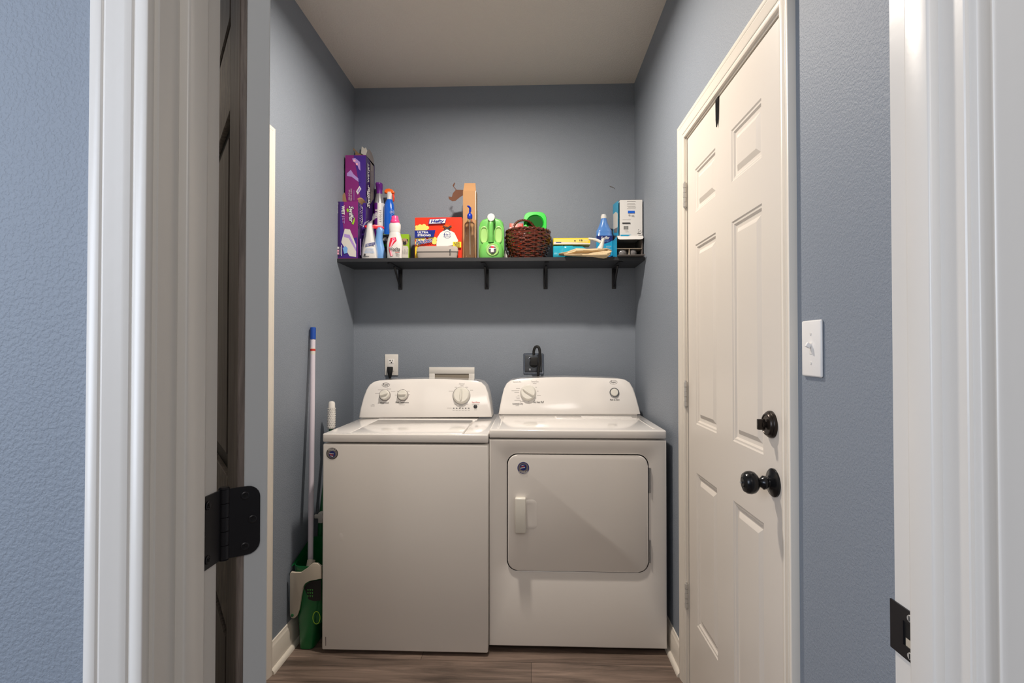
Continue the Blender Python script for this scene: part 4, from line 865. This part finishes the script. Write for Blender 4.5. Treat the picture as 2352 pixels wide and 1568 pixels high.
for ph in (0, 2.1, 4.2): b.tube([p+Vector((.0035*math.cos(i*.7+ph), .0035*math.sin(i*.7+ph), .0035*math.sin(i*.7+ph))) for i, p in enumerate(hs)], .0042, 'wicker', 6)
b.build('handle', t)
# O orange packet in basket
y = 2.83; a, c = P(1168, 513, y), P(1199, 511, y); M = T((a.x+c.x)/2, y, SZ+.008)
t = thing('orange_packet', ((a.x+c.x)/2, y, SZ+.008), 'orange-red packet standing inside the wicker basket behind its handle', 'packet')
hh = a.z-SZ-.008; ww = (c.x-a.x)/2
b = B(); b.box(-ww, ww, 0, .03, 0, hh, 'red_orange', .002, 2, M=M @ RY(.03)); b.build('packet_body', t)
pl = PY(y); b = B(); b.text('9', 1170, 521.5, 1175, 530, pl, 'white', bold=.05); b.text('WV', 1191, 513, 1198.5, 521, pl, 'pale_pink'); b.build('lettering', t)
# P bright green cup
y = 2.795; a = P(1229, 512, y); M = T(a.x, y, a.z) @ RX(PI/2-.12)      # local z to the camera
t = thing('green_container', (a.x, y+.04, a.z-.06), 'bright green plastic container lying with its round mouth forward atop the wicker basket', 'container')
hw = 26.5*scl(y); hv = 25*scl(y)
b = B(); b.loft([(-.060, hw*.80, hv*.80, 3.2), (-.04, hw*.9, hv*.92, 3.4), (-.008, hw*.99, hv*1.06, 3.4), (0, hw, hv*1.08, 3.4), (.003, hw*.97, hv*1.05, 3.4), (.003, hw*.76, hv*.78, 2.1), (-.002, hw*.73, hv*.75, 2.05), (-.004, hw*.70, hv*.72, 2)], 'bright_green', M, 48, caps=False); b.raw([], [], 'bright_green')
b.build('shell', t)
b = B(); b.loft([(-.004, hw*.70, hv*.72, 2), (-.052, hw*.60, hv*.60, 2), (-.053, hw*.1, hv*.1, 2)], 'deep_green', M, 48); b.build('inner_cup', t)
# Q blue bottle lying, yellow box on it
y = 2.772; a = P(1270, 576, y); Ml = T(a.x, y, SZ+.038) @ RY(PI/2)
t = thing('cleaner_bottle', (a.x+.1, y, SZ), 'turquoise transparent bottle with white cap lying on its side under the yellow box', 'bottle')
L1 = P(1340, 576, y).x-a.x; L2 = P(1364, 576, y).x-a.x; L3 = P(1374, 576, y).x-a.x
b = B(); b.loft([(0, .032, .030, 4), (.004, .036, .034, 4), (.05, .037, .035, 4), (.056, .035, .033, 4), (.06, .037, .035, 4), (L1*.62, .037, .035, 4), (L1*.66, .034, .032, 4), (L1*.95, .034, .031, 3.5), (L1+.012, .022, .026, 3), (L2-.006, .014, .014, 2), (L2, .013, .013, 2)], 'cyan', Ml, 40); b.build('bottle_body', t)
B().lathe([(0, L2-.004), (.0145, L2-.004), (.0145, L3), (0, L3+.001)], 'white', Ml, 24).build('cap', t)
y = 2.738; a, c = P(1271, 547, y), P(1356, 546, y); zb_ = SZ+.0755
t = thing('yellow_box', ((a.x+c.x)/2, y+.04, zb_), 'flat yellow and white box lying on top of the turquoise bottle', 'box')
b = B(); b.box(a.x, c.x, y, y+.08, zb_, a.z+.001, 'yellow', .001, 1); b.build('carton', t)
pl = PY(y); b = B(); b.decal([(1271.5, 555), (1300, 555.5), (1330, 557), (1355.5, 558.5), (1355.5, 561), (1271.5, 561)], pl, 'off_white'); b.decal([(1272, 549), (1325, 548), (1355, 548), (1350, 557), (1272, 555)], pl, 'pale_yellow'); b.rect(1277, 555.5, 1289, 557.5, pl, 'navy'); b.oval(1320.5, 553, 1.8, 1.8, pl, 'ink', 10); b.text('12', 1331, 550, 1338, 554, pl, 'ink', bold=.04); b.rect(1340, 552, 1349, 553, pl, 'off_white'); b.build('printed_artwork', t)
# R cloth glove
y = 2.705
t = thing('work_glove', P(1345, 589, y), 'cream crumpled cloth glove lying over the front edge of the shelf', 'glove')
def cloth_loft(st, y, dep, name, seed):
    vs = []; n = 28
    for i, (px, ya, yb) in enumerate(st):
        p0, p1 = P(px, ya, y), P(px, yb, y); cz_, hz = (p0.z+p1.z)/2, max((p0.z-p1.z)/2, .0006)
        for j in range(n):
            a = 2*PI*j/n; w = 1+.30*noise.noise(Vector((i*.8+seed, math.cos(a)*2.2, math.sin(a)*2.2)))+.10*math.sin(5*a+i*.9+seed)
            Y = y+math.cos(a)*dep*w; vs.append((p0.x+.003*math.sin(a*2+i), Y, max(cz_+math.sin(a)*hz*w, SZ+.0006 if Y > 2.678 else 0)))
    b = B(); b.raw(vs, [(i*n+j, i*n+(j+1) % n, (i+1)*n+(j+1) % n, (i+1)*n+j) for i in range(len(st)-1) for j in range(n)]+[tuple(range(n)), tuple((len(st)-1)*n+j for j in range(n))], 'cloth')
    return b.build(name, t, sharp=22)
cloth_loft([(1284, 583, 585), (1290, 581, 586), (1302, 578.5, 586.5), (1314, 574, 586), (1322, 571.5, 584), (1340, 571.5, 582), (1356, 572.5, 582), (1372, 571.5, 580), (1390, 571.5, 579), (1399, 574, 578.5), (1403, 576, 578)], 2.700, .028, 'palm', 0)
cloth_loft([(1296, 584, 587), (1315, 583.5, 588), (1335, 582.5, 588.5), (1350, 582, 589), (1362, 580, 590), (1375, 578.5, 591), (1386, 577.5, 592.5), (1393, 577, 592), (1399, 576.5, 588), (1403, 576.5, 583)], 2.672, .016, 'folded_cuff', 5)
b = B(); q = [P(1378, 574, 2.715), P(1381, 566, 2.72), P(1384, 556, 2.722), P(1386, 547, 2.722)]; b.tube(smooth(q, 4), [.017, .017, .016, .015, .013, .012, .011, .010, .0095, .009, .008, .006, .003], 'off_white', 10); b.build('finger', t)
b = B(); q = [P(1352, 548, 2.74), P(1362, 549, 2.735), P(1372, 552, 2.73), P(1380, 556, 2.725)]; b.tube(smooth(q, 3), [.006]*4+[.008]*6, 'off_white', 8); b.build('cuff_edge', t)
# S blue refill bottle
y = 2.85; c = P(1387, 560, y); k = scl(y); M = T(c.x, y, SZ)
def zz(py): return P(1388, py, y).z-SZ
t = thing('refill_bottle', (c.x, y, SZ), 'blue floor cleaner refill bottle with a white cap beside the stacked boxes', 'bottle')
B().loft([(0, .040, .028, 4), (.005, .044, .032, 4), (zz(541), .044, .032, 4), (zz(539), .042, .030, 4), (zz(534), .043, .031, 3.5), (zz(530), .041, .030, 3), (zz(527), .036, .027, 2.6), (zz(522), .030, .025, 2.4), (zz(512), .021, .02, 2), (zz(504), .017, .017, 2), (zz(502), .0155, .0155, 2)], 'refill_blue', M, 40).build('bottle_body', t)
b = B(); b.lathe([(0, zz(502.5)), (.0165, zz(502.5)), (.0165, zz(496)), (.0135, zz(495.4)), (.013, zz(493)), (0, zz(492.6))], 'white', M, 28); b.build('cap', t)
pl = PY(y-.0325); b = B(); b.rect(1370, 541, 1407, 587, pl, 'navy'); b.decal([(1370, 555), (1378, 559), (1390, 559.5), (1400, 556), (1407, 552), (1407, 587), (1370, 587)], pl, 'cyan_print'); b.text('Swiffer', 1380, 542.5, 1400, 550, pl, 'white', shear=.3, skew=-1.5, bold=.02); b.text('WETJET', 1385, 552, 1400, 556, pl, 'sky')
b.rect(1392, 565, 1404, 566, pl, 'white'); b.rect(1392, 569, 1402, 570, pl, 'white'); b.build('label', t)
# T bulb carton and upper box
yf = 2.70; a, c = P(1416, 545, yf), P(1473, 583, yf); X0, X1 = a.x, min(c.x+.006, XR-.006); zt = P(1440, 541.5, yf).z
t = thing('light_bulb_box', ((X0+X1)/2, yf+.06, SZ), 'open grey-brown carton holding two light bulbs, under the white and blue box', 'box')
b = B(); th = .0018
b.box(X0, X1, yf, 2.88, SZ, SZ+th, 'carton_grey'); b.box(X0, X1, yf, 2.88, zt-th, zt, 'white'); b.box(X0, X0+th, yf, 2.88, SZ, zt, 'cyan_print'); b.box(X1-th, X1, yf, 2.88, SZ, zt, 'carton_grey'); b.box(X0, X1, 2.878, 2.88, SZ, zt, 'carton_grey')
b.build('carton', t)
b = B(); e0, e1 = P(1419, 584, 2.636), P(1482, 584, 2.636); sheet(b, [(X0+.002, yf, SZ+.0022), (X1, yf, SZ+.0022), (min(e1.x, XR-.003), 2.636, e1.z), (e0.x, 2.636, e0.z-.002)], 'carton_grey', nrm=(0, 0, 1)); b.build('bottom_flap', t)
b = B(); xm = (X0+X1)/2; b.box(xm-.0008, xm+.0008, yf+.002, 2.85, SZ+th, SZ+.045, 'beige'); b.box(X0+th, X1-th, yf+.004, yf+.1, SZ+.045, SZ+.047, 'beige'); b.build('divider', t)
b = B(); n = 6; zf0 = zt
p = [(X0+.004, yf, zt), (X1+.002, yf, zt), (X1+.003, yf-.010, zt-.010), (X1-.001, yf-.014, zt-.018), (X1-.01, yf-.015, zt-.021), (X0+.014, yf-.015, zt-.021), (X0+.006, yf-.013, zt-.017), (X0+.004, yf-.008, zt-.009)]
sheet(b, p, 'white', nrm=(0, -.8, .6)); b.build('front_flap', t, label='white rounded tuck flap')
for px in (1429.5, 1452.5):
    q = P(px, 577, yf+.022); Mb = T(q.x, yf+.035, SZ+.0265) @ RX(PI/2)
    bt = thing('light_bulb', (q.x, yf+.035, SZ+.002), 'grey glass light bulb in the open carton, %s of the two' % ('left' if px < 1440 else 'right'), 'light bulb', 'bulbs in the open carton')
    B().lathe([(0, .026), (.010, .0245), (.018, .019), (.0235, .010), (.0245, 0), (.022, -.010), (.015, -.024), (.0125, -.034), (0, -.034)], 'bulb', Mb, 28).build('glass', bt)
    B().lathe([(0, -.034), (.0125, -.034), (.013, -.05), (.010, -.056), (0, -.058)], 'steel', Mb, 20).build('screw_base', bt)
yf2 = 2.705; a, c = P(1424, 459, yf2), P(1475.5, 459, yf2); XX1 = min(c.x, XR-.004)
t = thing('mask_box', ((a.x+XX1)/2, yf2+.07, zt), 'white box with blue side and small print, on top of the bulb carton', 'box')
b = B(); b.box(a.x, XX1, yf2, 2.885, zt+.0005, a.z, 'white', .0008, 1); b.build('carton', t)
pl = PY(yf2); b = B()
b.rect(1440, 462, 1460, 463, pl, 'ink_grey'); 
for i, (x0_, x1_, yy) in enumerate(((1441, 1458, 467.5), (1440, 1460, 470), (1440, 1459, 473), (1443, 1461, 475.5), (1440, 1460, 479), (1430, 1449, 504))): b.rect(x0_, yy, x1_, yy+.7, pl, 'ink_grey', off=.0004)
b.rect(1442, 484.2, 1457.5, 489.6, pl, 'blue'); b.ring(1445.5, 494.5, 1.8, 1.8, .6, pl, 'ink'); b.text('N95', 1450, 494, 1456.5, 497.5, pl, 'ink_grey', bold=.03)
b.rect(1429, 511.2, 1447.5, 513.8, pl, 'ink')
for i in range(11): x = 1432.5+i*1.0; b.rect(x, 519, x+(.7 if i % 3 else .35), 527, pl, 'ink', off=.0004)
b.rect(1434, 529.5, 1442, 530.1, pl, 'ink_grey')
for i in range(3): an = i*2*PI/3; b.decal([(1467.5+3*math.cos(an)-1, 531+3*math.sin(an)-1), (1467.5+3*math.cos(an)+1.4, 531+3*math.sin(an)-.6), (1467.5+3*math.cos(an), 531+3*math.sin(an)+1.4)], pl, 'ink')
b.rect(1463.5, 536.3, 1471.5, 537.8, pl, 'ink')
b.decal([(1424.5, 539.5), (1450, 539.5), (1442, 542.5), (1424.5, 542.5)], pl, 'cyan_print')
sp = (Vector((a.x, 0, 0)), Vector((-1, 0, 0))); b.decal([(1411.0, 470), (1423.8, 460), (1423.8, 541), (1411.0, 541)], sp, 'cyan_print'); b.decal([(1411.5, 492), (1418, 486), (1422, 490), (1422, 520), (1416, 530), (1411.5, 525)], sp, 'off_white'); b.decal([(1413, 526), (1422, 522), (1421, 534), (1413, 534)], sp, 'grey_print')
b.build('printed_artwork', t)
b = B(); sheet(b, [(a.x, yf2, a.z), (XX1, yf2, a.z), (XX1-.004, yf2+.05, a.z+.004), (a.x+.004, yf2+.09, a.z+.020)], 'carton_grey', nrm=(0, -.2, .9)); b.build('lid_flap', t)

# small scratch mark on wall above the blue bottle
b = B(); b.decal([(1399, 427), (1402, 427.5), (1407, 429), (1412, 432), (1413.5, 435), (1411, 433), (1406, 430.5), (1401, 429)], PY(YB), 'zip'); b.build('wall_mark', origin=(0, YB, 0), label='thin dark scratch on the back wall above the blue refill bottle', cat='scratch')

# ---------------------------------------------------------------- cleaning tools in the gap
t = thing('broom_pole', P(713, 1290, 2.24), 'white pole with a blue end cap leaning on the left wall above the green dustpan', 'pole')
p1 = Vector((XL+.0165, 2.345, P(711, 752, 2.345).z)); p0 = Vector((P(713, 1300, 2.21).x, 2.21, P(713, 1300, 2.21).z))
d = (p1-p0).normalized(); zc_ = p1-d*.055
B().tube([p0, zc_], .0112, 'pole', 20).build('pole', t)
b = B(); b.tube([zc_, p1-d*.001, p1], [.0126, .0126, .0118], 'cap_blue', 20); b.build('end_cap', t)
b = B(); c = zc_-d*.05; b.tube([c-d*.02, c+d*.012], .0114, 'off_white', 20); b.tube([c-d*.004, c+d*.006], .0116, 'ink_red', 20); b.build('label', t)
# dustpan
t = thing('dustpan', (-.92, 2.2, 0), 'green upright dustpan with a beige bracket standing in the gap left of the washer', 'dustpan')
def px_(x, y, yy): v = P(x, y, yy); return v
b = B(); rows = []
for z, xa, xb, ya, yb in ((.0, -.958, -.912, 2.156, 2.24), (.004, -.966, -.905, 2.152, 2.27), (.10, -.972, -.896, 2.148, 2.31), (.20, -.976, -.880, 2.147, 2.33), (.26, -.990, -.868, 2.148, 2.34), (.33, -.997, -.862, 2.150, 2.345)):
    rows.append((z, (xb-xa)/2, (yb-ya)/2, 5, (xa+xb)/2, (ya+yb)/2))
z, a_, d_, e_, cx_, cy_ = rows[-1]
rows += [(.345, a_, d_, 5, cx_, cy_), (.345, a_-.003, d_-.003, 5, cx_, cy_), (.25, a_-.006, d_-.006, 5, cx_, cy_), (.10, a_-.016, d_-.02, 5, cx_, cy_-.01)]
b.loft(rows, 'pan_green', None, 40, caps=True); b.build('pan', t)
b = B(); vs = []
n = 9
for i in range(n):                                    # raised hood rim going back
    u = i/(n-1); vs += [(-.996, 2.155+u*.19, .343), (-.999, 2.155+u*.19, .343+.055*u)]
b.raw(vs, [(2*i, 2*i+2, 2*i+3, 2*i+1) for i in range(n-1)], 'pan_green')
b.raw([(-.990, 2.345, .343), (-.862, 2.345, .343), (-.862, 2.345, .405), (-.990, 2.345, .398)], [(0, 1, 2, 3)], 'pan_green'); b.build('hood', t, norm=False)
yb_ = 2.140
ol = [(667, 1315), (670, 1312), (680, 1314), (692, 1315), (705, 1306), (710, 1300), (720, 1292), (730, 1292), (739, 1299), (739, 1328), (728, 1328), (712, 1331), (700, 1338), (696, 1346), (692, 1372), (688, 1398), (684, 1412), (678, 1418), (671, 1418), (667, 1411)]
q = [(P(x, y, yb_).x, P(x, y, yb_).z) for x, y in ol]
b = B(); b.prism(q, yb_-.006, yb_+.006, 'pan_beige', bev=.002); br_ = b.build('bracket', t, label='beige plastic handle bracket')
b = B(); v = P(673, 1411, yb_); b.lathe([(0, 0), (.006, 0), (.006, .003), (.004, .004), (0, .003)], 'pan_green', T(v.x, yb_-.006, v.z) @ RX(PI/2), 18); b.build('pivot_pin', br_)
b = B(); v = P(713, 1292, 2.175); b.tube([(v.x, 2.165, v.z-.03), (v.x, 2.185, v.z+.008)], .0165, 'pan_beige', 24); b.build('pole_socket', br_)
b = B(); pl = PY(2.146)
for i in range(9): x = 706+i % 3*5; yy = 1352+i//3*7; b.decal([(x, yy), (x+3, yy+1), (x+2, yy+5), (x+.6, yy+3)], pl, 'jug_dark', off=.0006)
b.decal([(699, 1350), (704, 1341), (715, 1334), (738, 1331), (738, 1378), (722, 1380), (709, 1376), (704, 1362)], pl, 'dark', off=.0004)  # dark patch painted for the shade inside the pan's open mouth
b.ring(727, 1418, 9, 15, 1.6, pl, 'lime', off=.0008); b.build('label', t)
# brush behind the washer's corner
t = thing('cleaning_brush', P(735, 1400, 2.42), 'green-shafted brush with a white dotted grip poking up behind the washer corner', 'brush')
g0_, g1_ = P(760.5, 985, 2.45), P(762, 921, 2.46)
b = B(); pts = [g0_+(g1_-g0_)*u for u in (0, .03, .3, .7, .93, .98, 1)]; b.tube(pts, [.012, .0175, .0185, .0165, .015, .012, .004], 'plastic_white', 24)
dd_ = (g1_-g0_).normalized(); sx = dd_.orthogonal().normalized(); sy = dd_.cross(sx)
for r in range(11):
    for j in range(12):
        a = 2*PI*(j+.5*(r % 2))/12; pc = g0_+dd_*(.012+r*.0085)+(sx*math.cos(a)+sy*math.sin(a))*.0178
        b.lathe([(0, .0022), (.0018, .0012), (.0024, -.001)], 'plastic_white', Matrix.Translation(pc) @ (sx*math.cos(a)+sy*math.sin(a)).to_track_quat('Z', 'Y').to_matrix().to_4x4(), 6)
b.build('grip', t)
e0, e1 = P(732, 1330, 2.30), P(736, 1205, 2.33)
B().tube([Vector((-.925, 2.40, .02)), P(733, 1330, 2.37), P(736.5, 1205, 2.38), g0_], [.013, .013, .012, .010], 'pan_green', 14).build('shaft', t)
b = B(); c = P(731, 1187, 2.35); b.box(c.x-.020, c.x+.020, 2.352, 2.366, c.z-.008, c.z+.008, 'off_white', .002, 2); b.box(c.x-.002, c.x+.018, 2.350, 2.384, c.z-.028, c.z+.018, 'off_white', .003, 2); b.build('clip', t)
B().box(-.955, -.895, 2.38, 2.44, 0, .04, 'pan_dark', .008, 2).build('brush_head', t)
